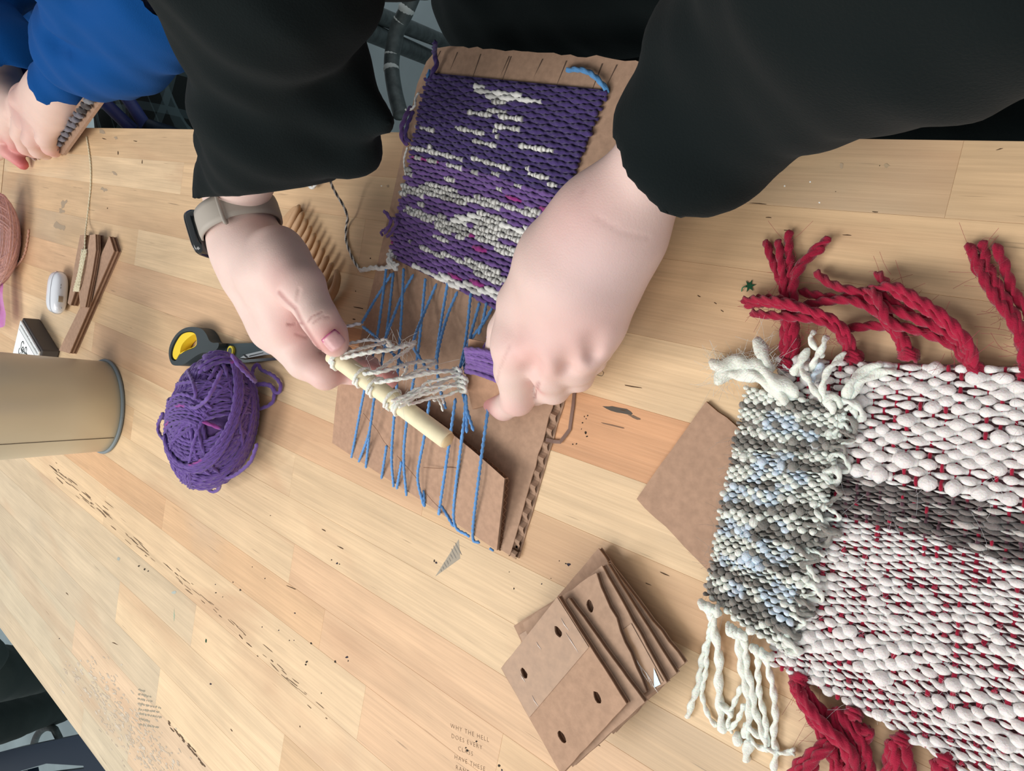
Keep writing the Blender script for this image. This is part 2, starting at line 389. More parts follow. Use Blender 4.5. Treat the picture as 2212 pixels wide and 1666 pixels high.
# ------------------------------------------------------------------ marks on the boards
mk = MB()
def blob(px, py, a, b_, ang=0, col=(.03, .025, .02), n=9, mb=None, rough=.35):
    ca, sa = math.cos(math.radians(ang)), math.sin(math.radians(ang)); P = []
    for i in range(n):
        t = 2 * math.pi * i / n; k = 1 + rnd.uniform(-rough, rough)
        u, v = a * k * math.cos(t), b_ * k * math.sin(t)
        P.append(at(px + u * ca - v * sa, py + u * sa + v * ca, TOP + rnd.random() * 5e-5))
    (mb or mk).add(P, col=col, poly=[list(range(n))[::-1]])
for x, y, s in ((1265, 935, 4), (1268, 943, 3), (1262, 900, 2), (1269, 898, 2.5), (1266, 905, 1.6), (1258, 914, 2.4), (1256, 927, 2), (1237, 960, 2), (1245, 959, 2),
                (938, 1212, 3), (942, 1216, 3.5), (1228, 1220, 5), (1222, 1218, 2), (1208, 1212, 1.6), (1170, 1262, 2), (1110, 1272, 2.2), (672, 1390, 3.5), (663, 1430, 3.5), (660, 1436, 3), (724, 1430, 3.5), (749, 1420, 4),
                (752, 1428, 2.5), (625, 1384, 1.6), (635, 1384, 1.6), (445, 1385, 3), (455, 1478, 3), (694, 1498, 2), (728, 1217, 3), (716, 1210, 2), (733, 1219, 2), (1029, 1602, 3), (1009, 1622, 4), (1006, 1616, 2.5),
                (1078, 1655, 4), (1084, 1664, 3), (465, 1263, 1.6), (466, 1281, 2), (481, 1290, 1.5), (503, 1258, 1.8), (519, 1275, 3), (545, 1225, 1.3), (566, 1355, 2), (602, 1362, 2), (637, 1325, 2.4), (572, 1250, 2), (584, 1114, 1.5),
                (300, 1223, 3), (312, 1230, 3), (320, 1234, 2), (1900, 358, 1.6), (1805, 414, 1.3), (128, 1380, 1.5), (768, 629, 2), (800, 558, 2), (1100, 1236, 1.5), (1190, 1250, 1.5)):
    blob(x, y, s * .8, s * .6, rnd.uniform(0, 180), rnd.choice([(.03, .025, .02), (.05, .04, .03), (.04, .035, .05)]))
for x, y, L_, ang in ((247, 1390, 14, 25), (735, 1183, 14, 27), (700, 1146, 10, 30), (520, 1376, 10, 50), (1345, 886, 16, 12), (630, 1270, 22, 25), (1640, 440, 34, 3), (1785, 322, 16, -14), (2160, 322, 14, -14), (1700, 498, 15, 3), (1830, 508, 16, 4),
                      (1890, 458, 14, 5), (1660, 470, 14, 3), (145, 1283, 6, 50), (232, 450, 3, 80), (255, 330, 8, 90), (307, 350, 8, 90), (225, 300, 8, 20), (292, 305, 9, 12), (500, 1578, 7, 60), (648, 1570, 4, 80), (1510, 640, 8, 30), (1560, 672, 8, 32), (1545, 655, 6, 32),
                      (1285, 1605, 26, 34), (1330, 1330, 30, 24), (1375, 1300, 22, 28), (1400, 1262, 14, 22), (1435, 1240, 18, 24), (775, 665, 22, 12), (765, 690, 8, 14), (700, 640, 10, 12), (440, 720, 8, 22), (205, 545, 7, 20), (1365, 835, 38, 10)):
    blob(x, y, L_ * .55, 1.1, ang, (.10, .06, .035), 8)
for t in np.sort(rng.random(80)):                                       # dark mineral streaks along one glue line
    x = 110 + t * 590 + rnd.gauss(0, 5); y = 1012 + (x - 110) * (.80 + .10 * t) + rnd.gauss(0, 9)
    blob(x, y, rnd.uniform(2, 15), rnd.uniform(.4, 1.2), 41 + rnd.uniform(-4, 5), (.20, .135, .085) if rnd.random() < .6 else (.12, .08, .05), 7)
for t in np.linspace(0, 1, 16):
    x = 365 + t * 75 + rnd.gauss(0, 2); y = 1560 + (x - 365) * 1.28 + rnd.gauss(0, 4); blob(x, y, rnd.uniform(4, 10), 1.5, 51, (.12, .08, .05), 7)
for k in range(420):                                                   # old grey paint smeared along the table edge
    t = rnd.random(); x = 170 + 190 * t + rnd.gauss(0, 26); y = 1440 + 230 * t + rnd.gauss(0, 26)
    if y < 1362 + 1.36 * x - 12 + 0 * x and (y - 1356) < 1.36 * x - 14: blob(x, y, rnd.uniform(1.2, 6), rnd.uniform(.8, 2.2), 52 + rnd.uniform(-15, 15), rnd.choice([(.53, .44, .34), (.48, .40, .31), (.58, .50, .40)]), 7, rough=.5)
blob(1334, 886, 30, 6.5, 14, (.11, .095, .08), 12, rough=.25); blob(1372, 902, 16, 3, 18, (.2, .14, .1), 10); blob(1318, 918, 30, 1.6, 14, (.24, .15, .1), 9)
mk.add([at(991, 1165, TOP * .6), at(994, 1207, TOP * .6), at(940, 1246, TOP * .6)], None, [[0, 2, 1]], col=(.40, .35, .28))
for i in range(9):                                                     # hatched grey stamp with a triangular outline
    blob(953 + i * 4.6, 1233 - i * 6, 2.5 + i * 1.3, 1.1, 62, (.25, .23, .2), 7, rough=.5)
for x, y, a, b_ in ((127, 488, 9, 8), (135, 492, 5, 5), (137, 440, 5, 9), (132, 455, 6, 5), (220, 284, 6, 4), (250, 298, 5, 3), (248, 375, 6, 3), (225, 410, 6, 4)):
    blob(x, y, a, b_, 30, (.40, .31, .22), 10, rough=.5)
for x, y, a, b_, c in ((445, 1385, 1.5, 5, (.03, .10, .05)), (376, 1330, 1.2, 14, (.35, .45, .33)), (376, 1280, 6, 3, (.42, .46, .42)), (256, 1207, 3, 4, (.38, .4, .36)), (838, 402, 3, 3, (.42, .3, .2)), (1915, 358, 6, 5, (.45, .34, .22)), (1818, 360, 4, 7, (.5, .38, .26)),
                     (1695, 402, 2, 2, (.9, .88, .8)), (1770, 438, 1.8, 1.8, (.9, .9, .85)), (1750, 393, 1.8, 1.8, (.9, .9, .85)), (824, 402, 2, 1.5, (.85, .8, .7))):
    blob(x, y, a, b_, 0, c, 9)
tag(mk.build('ink_mark', M_INK, TABLE, smooth=False), 'dark ink specks, streaks and smudges', kind='stuff')
def lettering(name, lines, p0, p1, hpx, lead, col, parent, bold=0.0, z=TOP):
    """pencil lettering lying on the boards; p0->p1 is the baseline of the first line"""
    a, b_ = at(*p0), at(*p1); d = (b_ - a) / np.linalg.norm(b_ - a); nrm = np.array([-d[1], d[0], 0]); mb = MB()
    size = px1(*p0, 0) * hpx * 1.35
    for i, (txt, sh) in enumerate(lines):
        cu = bpy.data.curves.new('tmp', 'FONT'); cu.body = txt; cu.size = size; cu.space_character = 1.25; cu.offset = bold; cu.resolution_u = 2
        o = bpy.data.objects.new('tmp', cu); COL.objects.link(o); dg = bpy.context.evaluated_depsgraph_get(); dg.update()
        me = bpy.data.meshes.new_from_object(o.evaluated_get(dg)); bpy.data.objects.remove(o)
        V = np.zeros(len(me.vertices) * 3, np.float32); me.vertices.foreach_get('co', V); V = V.reshape(-1, 3)
        org = a - nrm * i * lead * size + d * sh * size + np.array([0, 0, z])
        mb.add(org + V[:, :1] * d + V[:, 1:2] * nrm, col=col, poly=[list(p.vertices) for p in me.polygons]); bpy.data.meshes.remove(me)
    return mb.build(name, M_INK, parent, smooth=False)
lettering('handwriting', [('WHY THE HELL', 0), ('DOES EVERY', .2), ('CLASS', 1.7), ('HAVE THESE', .9), ('RAND', 1.2)], (973, 1572), (1062, 1606), 10, 1.55, (.16, .10, .065), TABLE, bold=-.0001)['label'] = 'pencilled capital letters'
sm = MB()                                                              # faded transfer of a printed paragraph, no longer legible
rows = [((299, 1490), (310, 1494)), ((298, 1500), (324, 1506)), ((297, 1510), (327, 1516)), ((299, 1521), (346, 1530)), ((299, 1533), (344, 1539)), ((300, 1542), (350, 1551)), ((300, 1553), (323, 1559)), ((299, 1565), (342, 1572))]
for (a, b_) in rows:
    x = a[0]
    while x < b_[0]:
        L_ = rnd.uniform(2, 4); y = a[1] + (b_[1] - a[1]) * (x - a[0]) / (b_[0] - a[0]); blob(x + L_ / 2, y, L_ * .62, 2.4, 10, (.33, .29, .22), 7, mb=sm, rough=.5); x += L_ * rnd.choice([1.0, 1.1, 1.6])
tag(sm.build('faded_print', M_INK, TABLE, smooth=False), 'faded grey transferred lines of print', kind='stuff')

# ================================================================== cardboard loom with weaving
LO = np.array([-.5358, -.165, 0.]); LU = np.array([.2173, -.0233, 0]) / .21855; LV = np.array([-LU[1], LU[0], 0])
def lp(u, v, z=0.): return LO + LU * u + LV * v + np.array([0, 0, z])
loom = thing('cardboard_loom', lp(.11, .17), 'flat corrugated cardboard loom with purple striped weaving and bare blue warp threads', 'loom')
LW, LL, T_ = .2215, .343, .0042
def edge_jag(p, q, n, amp): return [p + (q - p) * i / n + np.array([rnd.gauss(0, amp), rnd.gauss(0, amp), 0]) * (0 < i) for i in range(n)]
def corrug(out, z0, t, edges, name_parent, name='board', pitch=.009, holes=(), liner=.0007, colr=None, top_out=None):
    """board as two liners with a zigzag core showing along the given edges"""
    c1 = colr or (1, 1, 1)
    mb = plate(out, liner, z0, holes, col=np.array(c1) * .93); plate(top_out or out, liner, z0 + t - liner, holes, col=c1, mb=mb)
    o = mb.build(name, M_CARD, name_parent, smooth=False); fl = MB()
    for (a, b_) in edges:
        L_ = np.linalg.norm(b_ - a); n = max(4, int(L_ / pitch * 6)); d = (b_ - a) / L_; inn = np.array([-d[1], d[0], 0]); V = []
        for i in range(n + 1):
            s = L_ * i / n; zz = z0 + t / 2 + (t / 2 - liner) * max(-1, min(1, 1.9 * math.sin(2 * math.pi * s / pitch)))
            for k in (.0006, .012):
                p = a + d * s + inn * k; V += [[p[0], p[1], zz - .0002], [p[0], p[1], zz + .0002]]
        Q = []
        for i in range(n):
            q = i * 4; r = q + 4; Q += [[q + 1, r + 1, r + 3, q + 3], [q, q + 2, r + 2, r], [q, r, r + 1, q + 1]]
        fl.add(V, Q, col=np.array(c1) * .85)
        p = [a + inn * .006, b_ + inn * .006]                           # dark sheet painting the shade in the hollow behind the flutes
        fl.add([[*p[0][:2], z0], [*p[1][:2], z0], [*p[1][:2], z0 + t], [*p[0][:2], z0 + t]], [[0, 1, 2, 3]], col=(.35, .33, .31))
    if edges: tag(fl.build('fluting', M_CARD, o, smooth=False), 'corrugated core of the board', kind='stuff')
    return o
o_ = [lp(0, 0), lp(LW, 0), lp(LW, LL * .98), lp(LW - .004, LL)]
jag = edge_jag(lp(LW - .004, LL), lp(.018, LL + .001), 26, .0007)
out = [lp(0, 0)] + edge_jag(lp(LW, .001), lp(LW, LL), 30, .0003) + jag + [lp(.012, LL - .001), lp(.002, LL - .012), lp(-.003, LL - .03), lp(-.001, .2)]
corrug(out, .0002, T_, [(lp(LW - .0006, .0), lp(LW - .0006, .30)), (lp(.0, .0005), lp(LW, .0005))], loom, pitch=.0105, colr=(1.0, .98, .97), top_out=[lp(0, 0)] + edge_jag(lp(LW - .0058, .001), lp(LW - .0058, .26), 30, .0004) + edge_jag(lp(LW, .265), lp(LW, LL), 6, .0003) + out[-30:])
# notch cuts at the far end
for u, L_ in ((.036, .012), (.062, .024), (.092, .012), (.094, .02), (.125, .01), (.147, .018), (.178, .024), (.19, .012), (.016, .008)):
    a, b_ = lp(u, LL - .003, T_ + .0003), lp(u - .004, LL - L_ - .006, T_ + .0003); d = np.array([.0007, 0, 0])
    MB().add([a - d, a + d, b_], None, [[0, 1, 2]], col=(.12, .08, .06)).build('notch', M_INK, loom, smooth=False)
# raised flap folded over the near end
FV0, FV1, FZ = .0, .058, .021
def fl(u, v, dz=0):      # v in 0..1 across the flap
    lift = .006 + (FZ - .006) * v * (.55 + .45 * u / .2)
    return lp(u, FV0 + (FV1 + .012 * math.sin(max(0, u) / .2 * math.pi)) * v, lift + dz)
fm = MB(); nu, nv = 24, 8; th = .0042
us = np.linspace(-.004, .205, nu); vv = np.linspace(0, 1, nv)
top = [fl(u, v) + np.array([0, 0, .0006 * math.sin(40 * u + 3 * v)]) for v in vv for u in us]
V = np.array(top + [p - np.array([0, 0, th]) for p in top]); n_ = nu * nv; Q = []
for j in range(nv - 1):
    for i in range(nu - 1):
        a = j * nu + i; Q += [[a, a + 1, a + nu + 1, a + nu], [n_ + a, n_ + a + nu, n_ + a + nu + 1, n_ + a + 1]]
rim = [i for i in range(nu)] + [j * nu + nu - 1 for j in range(1, nv)] + [(nv - 1) * nu + i for i in range(nu - 2, -1, -1)] + [j * nu for j in range(nv - 2, 0, -1)]
for a, b_ in zip(rim, rim[1:] + rim[:1]): Q.append([a, n_ + a, n_ + b_, b_])
fm.add(V, Q, col=(1.02, .97, .95)); flap = fm.build('flap', M_CARD, loom, smooth=False)
ff = MB()
for e in range(2):
    L_ = .058 if e == 0 else .206; n = int(L_ / .0058 * 8); V = []
    for i in range(n + 1):
        s = i / n; base = fl(.2055, s) if e == 0 else fl(-.004 + .209 * s, 1.0)
        z = base[2] - th / 2 + th * .36 * math.sin(2 * math.pi * s * L_ / .0058); dn = LU * .0012 if e == 0 else LV * .0012
        p = base + dn; V += [[p[0], p[1], z - .0003], [p[0], p[1], z + .0003]]
    ff.add(V, [[2 * i, 2 * i + 2, 2 * i + 3, 2 * i + 1] for i in range(n)], col=(.55, .47, .42))
for e in range(2):                                                      # dark strip painting the core's shade along the cut edges
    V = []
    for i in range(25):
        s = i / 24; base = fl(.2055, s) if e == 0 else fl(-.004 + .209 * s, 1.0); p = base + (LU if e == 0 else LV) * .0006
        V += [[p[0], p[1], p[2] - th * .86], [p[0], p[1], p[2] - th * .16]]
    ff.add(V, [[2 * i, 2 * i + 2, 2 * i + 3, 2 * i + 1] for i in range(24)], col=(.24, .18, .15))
tag(ff.build('fluting', M_CARD, flap, smooth=False), kind='stuff')
cr = MB()
for pts in ([(785, 893), (815, 930), (828, 952), (845, 972)], [(858, 985), (880, 1010), (905, 1040)], [(918, 1062), (932, 1080), (950, 1098)], [(915, 1010), (950, 1012), (975, 1010), (1035, 1017), (1075, 1018)]):
    P = []
    for x, y in pts: P.append(at(x, y, .0155))
    tube(cr, smooth_path(P, .003), .00022, 4, col=(.62, .52, .46))
cr.build('crease', M_CARD, flap)
# --- warp threads
BLUE = np.array(S(104, 158, 218))
def heights(pts):        # lift a thread so that it clears the flap and the board
    out = []
    for q in pts:
        x, y = q[:2]
        if len(q) > 2: out.append(at(*q)); continue
        p = at(x, y, .012); d = p - LO; u, v = d @ LU, d @ LV
        z = .0068 + (.0165 if v > .055 else .006 + .0125 * max(0, min(1, v / .058))) * (1 if v < .10 else max(.25, 1 - (v - .10) / .07))
        out.append(at(x, y, z))
    return out
WARP = [[(835, 576, .008), (818, 706), (803, 779), (785, 853), (759, 989, .006)], [(850, 589, .008), (837, 706), (826, 775), (809, 857), (797, 935), (775, 998, .006)], [(799, 925), (790, 1011, .006)],
        [(846, 591, .008), (812, 645), (781, 699, .035)], [(783, 705, .035), (816, 732, .035), (863, 779), (880, 800)], [(893, 593, .008), (867, 641), (831, 735, .034)], [(872, 580, .008), (867, 684), (857, 831), (846, 978), (850, 1052, .006)],
        [(919, 602, .008), (906, 736), (893, 823), (876, 931), (872, 1000), (878, 1071, .006)], [(943, 613, .008), (918, 672), (893, 740, .034), (905, 770), (925, 800)], [(967, 611, .008), (954, 690), (941, 785, .03)], [(988, 630, .008), (964, 690), (944, 775, .03), (950, 835), (963, 883)],
        [(1017, 634, .008), (1006, 736), (993, 800, .03)], [(1036, 654, .008), (1019, 715), (1000, 790, .03)], [(1051, 654, .008), (1044, 690), (1034, 722)], [(1064, 665, .008), (1046, 695), (1015, 740), (1003, 800, .03)], [(928, 866), (915, 952), (902, 1030), (915, 1093, .006)],
        [(984, 861), (971, 952), (950, 1095), (948, 1110, .006)], [(951, 1088, .007), (965, 1112, .007), (980, 1138, .006)], [(1006, 857), (1003, 905), (997, 952), (980, 1121, .007), (1014, 1160, .006)], [(1000, 850), (1010, 890), (1023, 931)], [(1006, 853, .03), (1008, 890), (1008, 935)],
        [(1056, 872), (1036, 1017), (1021, 1155, .008), (1036, 1173, .006)], [(835, 963), (824, 1034, .006)], [(867, 998), (857, 1056, .006)], [(915, 1060, .009), (917, 1095, .006)], [(1058, 1185, .005), (1066, 1190, .004)]]
for pts in WARP:
    P = heights(pts)
    yarn(P, .00128, step=.0012, sides=6, lobes=2, amp=.24, pitch=.0042, col=BLUE * rnd.uniform(.85, 1.08)).build('warp_thread', M_YARN, loom)
# --- woven rows
DARK, MID, MAG = np.array(S(72, 56, 112)), np.array(S(114, 84, 148)), np.array(S(176, 62, 150))
WHITE, GREY = np.array(S(240, 240, 236)), np.array(S(150, 147, 142))
def proj(p):
    c = (p[0] * AX + p[1] * AY + (p[2] - H) * AZ); return CX + FPX * c[0] / c[2], CY + FPX * c[1] / c[2]
def zz(x, y): return (780 + x / 2.777, 80 + y / 2.777)
# pale inlays: (x0,y0,x1,y1, half-width, strength) in survey pixels
INL = [(700, 310, 820, 345, 18, 1), (780, 340, 960, 375, 24, 1), (960, 365, 1080, 400, 13, 1), (860, 395, 800, 375, 12, .8), (655, 450, 780, 470, 7, .8), (780, 445, 960, 490, 15, .95), (650, 495, 780, 520, 8, .8), (780, 515, 940, 555, 10, .95), (580, 545, 740, 570, 10, .8), (800, 575, 830, 585, 12, .9), (370, 545, 470, 560, 7, .8), (310, 540, 340, 525, 7, .7),
       (680, 630, 1000, 665, 8, .8), (1000, 665, 1240, 715, 12, .95), (260, 665, 420, 675, 14, .95), (420, 680, 700, 745, 10, .9), (700, 745, 1000, 800, 10, .9), (1000, 800, 1170, 885, 13, .9), (340, 715, 350, 720, 12, .8), (420, 740, 440, 745, 16, .8), (540, 765, 600, 780, 13, .9), (680, 805, 700, 810, 10, .7), (800, 820, 830, 828, 10, .7), (460, 825, 560, 860, 6, .9), (940, 885, 960, 890, 12, .8), (820, 910, 870, 915, 6, .8), (270, 790, 300, 795, 10, .6), (270, 830, 300, 830, 10, .7),
       (235, 915, 480, 935, 26, .92), (400, 900, 560, 935, 22, .92), (480, 945, 700, 985, 24, .92), (700, 980, 1060, 1060, 17, .85), (350, 990, 380, 1015, 7, .8), (280, 1040, 430, 1095, 16, .9), (480, 1100, 620, 1180, 28, .9), (580, 1100, 700, 1090, 26, 1), (700, 1085, 860, 1130, 30, .97), (620, 1150, 740, 1180, 24, .9), (760, 1170, 990, 1200, 30, .95), (870, 1130, 990, 1170, 22, 1), (720, 1200, 920, 1290, 26, .9), (800, 1230, 900, 1300, 24, .9), (450, 1130, 540, 1180, 10, .85),
       (260, 1120, 360, 1165, 7, .8), (450, 1195, 520, 1235, 12, .9), (260, 1225, 300, 1240, 9, .8), (370, 1270, 560, 1330, 12, .9), (520, 1310, 700, 1370, 13, .9), (660, 1360, 840, 1450, 28, .9), (700, 1420, 820, 1470, 20, .9), (310, 1390, 480, 1440, 17, 1), (480, 1440, 640, 1500, 21, 1), (640, 1500, 820, 1545, 22, 1), (170, 1290, 210, 1370, 22, .9), (200, 1340, 300, 1385, 12, .95)]
SEG = np.array([[*zz(a, b), *zz(c, d), w_ / 2.777, s] for a, b, c, d, w_, s in INL])
def inlay(px, py):
    q = np.array([px, py]); a = SEG[:, :2]; b_ = SEG[:, 2:4]; ba = b_ - a
    t = np.clip(((q - a) * ba).sum(1) / ((ba * ba).sum(1) + 1e-9), 0, 1); d = np.linalg.norm(q - a - t[:, None] * ba, axis=1)
    hit = (d < SEG[:, 4] * 1.15); return SEG[hit, 5].max() if hit.any() else 0
cloth = MB()
bl, br, tl, tr = at(846, 556, .005), at(1120, 690, .005), at(930, 158, .005), at(1310, 196, .005)
def wp(u, v): return (bl * (1 - u) + br * u) * (1 - v) + (tl * (1 - u) + tr * u) * v
g = [wp(u, v) + np.array([0, 0, .0012]) for v in np.linspace(0, 1, 12) for u in np.linspace(0, 1, 12)]
cloth.add(g, [[j * 12 + i, j * 12 + i + 1, (j + 1) * 12 + i + 1, (j + 1) * 12 + i] for j in range(11) for i in range(11)], col=DARK * .75)
weave = cloth.build('woven_cloth', M_YARN, loom); weave['label'] = 'purple handwoven cloth with white and grey slub streaks'
NR, NW = 46, 19
for i in range(NR):
    v = (i + .5) / NR; n = NW * 8; uu = np.linspace(-.008 + rnd.uniform(-.012, .006), 1.008 + rnd.uniform(-.006, .012), n); P = []; R = []; C = []
    ph = i % 2; amp = rng.normal(0, 1, NW + 4)
    dark = v > .555; base = DARK if dark else MID
    wob = lambda u: .35 / NR * math.sin(5 * u + i * .25) * (1 - abs(2 * v - 1) * .3)
    top_dip = -.02 * max(0, (v - .85) / .15)
    for j, u in enumerate(uu):
        a = math.cos(math.pi * (u * NW + ph)); k = int(np.floor((u * NW + ph + 1) / 2)) % (NW + 4)
        vv_ = v + wob(u) + top_dip * (1 - (2 * u - 1) ** 2) * .8
        p = wp(u, vv_) + np.array([0, 0, .0016 + .0007 * a]); px_, py_ = proj(p); s = inlay(px_, py_)
        r = .00205 + .00012 * amp[k]
        c = base * (1 + .07 * amp[k])
        if not dark and abs(amp[k]) > 1.9: c = MAG * .8
        if s:
            tw = math.sin(j * 2.1 + i); lum = s * (.75 + .25 * (amp[k] > -.6))
            c = WHITE * lum if (tw > -.45 or s >= 1) else GREY * .75
            r *= 1.12; p[2] += .0004
        P.append(p); R.append(r * (.86 + .14 * a)); C.append(c)
    mb = MB(); tube(mb, np.array(P), np.array(R), 7, 2, .22, .0062, np.array(C)); mb.build('weft_row', M_YARN, weave)
def tail(pts, r, col, name='yarn_tail', par=loom, **k):
    return yarn(A3(pts), r, col=np.array(col), **k).build(name, M_YARN, par)
tail([(1224, 151, .007), (1250, 150, .009), (1275, 158, .009), (1298, 178, .009), (1314, 200, .006)], .0019, S(92, 152, 208), sides=10, amp=.25)['label'] = 'loose blue warp end'
tail([(940, 90, .03), (938, 115, .014), (943, 135, .009), (936, 155, .008), (930, 172, .007)], .002, DARK)
tail([(928, 150, .008), (924, 165, .008), (922, 178, .006)], .0012, BLUE * .7)
tail([(905, 200, .008), (898, 212, .01), (896, 228, .012), (884, 238, .012), (876, 236, .01)], .0009, WHITE)
tail([(890, 232, .01), (878, 250, .014), (868, 275, .014), (870, 300, .01), (882, 312, .008)], .0019, MID * .7, jit=.0006)
tail([(893, 240, .01), (880, 270, .012), (876, 296, .01), (886, 305, .008)], .0016, DARK)
tail([(880, 318, .008), (873, 345, .008), (876, 378, .008)], .0008, WHITE * .9)
tail([(829, 456, .014), (836, 462, .013), (845, 478, .012), (838, 492, .012), (830, 505, .008)], .0015, MID, jit=.0003)
tail([(848, 470, .012), (858, 480, .012), (846, 500, .01), (835, 512, .007)], .0014, MID * .85, jit=.0003)
tail([(842, 490, .01), (824, 500, .008), (826, 510, .006)], .0011, MID)
tail([(850, 548, .008), (838, 562, .012), (848, 575, .012), (856, 582, .01), (850, 566, .012)], .0017, WHITE)
tail([(846, 540, .008), (842, 555, .011), (852, 572, .012), (862, 570, .01)], .0013, WHITE * .9)
tail([(846, 574, .01), (825, 580, .007), (808, 578, .005), (790, 582, .004), (778, 584, .003)], .0021, WHITE * .92, jit=.0003)
tail([(778, 584, .002), (765, 565, .0016), (756, 545, .0016), (748, 520, .0016), (748, 490, .002), (751, 470, .006), (742, 445, .012), (727, 420, .02), (716, 398, .03), (712, 375, .04)], .0012, WHITE * .95, col2=np.array(S(74, 70, 66)), sides=10, lobes=2, amp=.2, pitch=.009)['label'] = 'black and white twisted yarn end'
tail([(712, 386, .012), (690, 392, .008), (676, 404, .005), (668, 398, .004)], .0016, WHITE * .9, jit=.0008)
tail([(735, 708, .05), (755, 704, .043), (781, 698, .036)], .0013, S(190, 188, 196), jit=.0003)
tail([(748, 742, .045), (775, 738, .042), (805, 735, .038), (832, 738, .035)], .0013, S(205, 206, 210), jit=.0003)
# ================================================================== heddle rod with white string loops
CREAM = np.array(S(238, 236, 228))
da, db = at(717, 766, .078), at(966, 951, .050)
rod = thing('heddle_rod', (da + db) / 2 * np.array([1, 1, 0]), 'pale wooden dowel with white string loops held by the hand wearing a watch', 'dowel')
dd = (db - da) / np.linalg.norm(db - da); RR = .0066
mb = MB(); t_ = np.concatenate([[0, .002], np.linspace(.03, .97, 24), [.992, 1]]); P = da + (db - da) * t_[:, None]
R = np.full(len(t_), RR); R[0] = R[-1] = RR * .9
tube(mb, P, R, 20, col=S(238, 226, 190)); mb.build('dowel', M_STICK, rod)
ec = MB(); tube(ec, np.array([db - dd * .0005, db + dd * .0012]), RR * .88, 18, col=S(214, 188, 146)); ec.build('end_grain', M_STICK, rod)
def on_rod(x, y):                      # nearest point of the rod axis to a photo pixel
    best = min(np.linspace(0, 1, 200), key=lambda t: np.hypot(*(np.array(proj(da + (db - da) * t)) - (x, y)))); return da + (db - da) * best
side = np.cross(dd, [0, 0, 1.]); side /= np.linalg.norm(side); upv = np.cross(side, dd)
def wrap(x, y, turns=1.15, r=.0013, ph=0.):
    c = on_rod(x, y); n = int(26 * turns); P = []
    for i in range(n):
        a = 2 * math.pi * turns * i / (n - 1) + ph; P.append(c + (RR + r * .7) * (math.cos(a) * side + math.sin(a) * upv) + dd * (.0035 * (i / n - .5)))
    yarn(P, r, step=.0016, sides=8, lobes=2, amp=.22, pitch=.007, col=CREAM).build('string_loop', M_WOOL, rod)
for x, y, tn, ph in ((728, 783, 2.1, 1), (775, 826, 1.2, .4), (806, 846, 1.2, .6), (842, 872, 1.2, .2), (858, 888, 1.6, .9)): wrap(x, y, tn, ph=ph)
def cord(pts, r=.0013, c=CREAM, jit=.0003): yarn(A3(pts), r, sides=8, lobes=2, amp=.24, pitch=.006, col=c * rnd.uniform(.93, 1.0), jit=jit).build('heddle_string', M_WOOL, rod)
for pts, r in (([(735, 775, .088), (780, 765, .082), (840, 755, .068), (885, 745, .052), (897, 740, .044)], .0017), ([(732, 768, .088), (780, 752, .078), (820, 744, .062), (832, 738, .05)], .0013), ([(897, 742, .044), (875, 760, .055), (840, 782, .07), (815, 800, .08), (785, 808, .085)], .0014),
               ([(783, 806, .085), (820, 802, .08), (860, 792, .068), (900, 782, .05), (943, 780, .036)], .0015), ([(943, 784, .036), (915, 795, .048), (880, 812, .06), (860, 818, .07), (815, 826, .08)], .0014), ([(880, 788, .06), (876, 805, .062), (868, 815, .064)], .0011),
               ([(812, 828, .082), (860, 818, .074), (910, 808, .06), (950, 802, .046), (985, 800, .034)], .0016), ([(830, 822, .08), (880, 816, .068), (940, 806, .05), (990, 803, .034)], .0013), ([(845, 866, .078), (890, 852, .066), (930, 838, .052), (975, 815, .036), (992, 808, .034)], .0015),
               ([(862, 880, .074), (900, 858, .062), (940, 846, .05), (985, 828, .036), (1000, 822, .032)], .0015), ([(866, 872, .074), (905, 846, .062), (925, 825, .055), (965, 818, .044), (998, 812, .034)], .0012), ([(882, 874, .07), (905, 866, .06), (935, 860, .05), (965, 855, .04), (990, 845, .033)], .0012),
               ([(925, 822, .055), (932, 838, .05), (938, 852, .045)], .0011), ([(880, 852, .068), (910, 838, .06), (960, 834, .045), (1002, 832, .033)], .0011)): cord(pts, r)
for pts in ([(938, 856, .045), (948, 866, .034), (954, 878, .028), (956, 888, .025)], [(945, 858, .044), (955, 860, .036), (958, 872, .028)], [(932, 856, .045), (940, 866, .036), (936, 864, .03)]): cord(pts, .0009, jit=.0001)
for k in range(5):                                                    # fluffy knots round the lifted warp
    x, y = 988 + rnd.uniform(-6, 10), 800 + k * 9; cord([(x - 8, y - 4, .034), (x + 6, y - 2, .037), (x + 10, y + 8, .033), (x - 4, y + 8, .030)], .0016, c=np.array(S(226, 226, 220)), jit=.0004)
cord([(825, 734, .036), (838, 738, .039), (848, 748, .040), (836, 746, .036)], .0016)
def fuzz(path_pts, n, spread, length, r=.00011, col=(1, 1, 1), seg=4):
    """loose fibre ends standing off a yarn"""
    mb = MB(); P = np.asarray(path_pts)
    for _ in range(n):
        p = P[rnd.randrange(len(P))] + rng.normal(0, spread, 3) * .5; d = rng.normal(0, 1, 3); d[2] = abs(d[2]) * .6; d /= np.linalg.norm(d); b_ = rng.normal(0, 1, 3) * .6
        L_ = length * rnd.uniform(.4, 1.3); t = np.linspace(0, 1, seg)[:, None]
        tube(mb, p + d * L_ * t + b_ * L_ * t ** 2, r, 3, col=col, cap=False)
    return mb
pts = np.concatenate([smooth_path(A3(q), .003) for q in ([(780, 760, .08), (890, 745, .05)], [(800, 815, .08), (943, 780, .036)], [(850, 868, .075), (995, 820, .034)])])
tag(fuzz(pts, 130, .004, .008, .00009, S(225, 222, 216)).build('stray_fibre', M_WOOL, rod), kind='stuff')

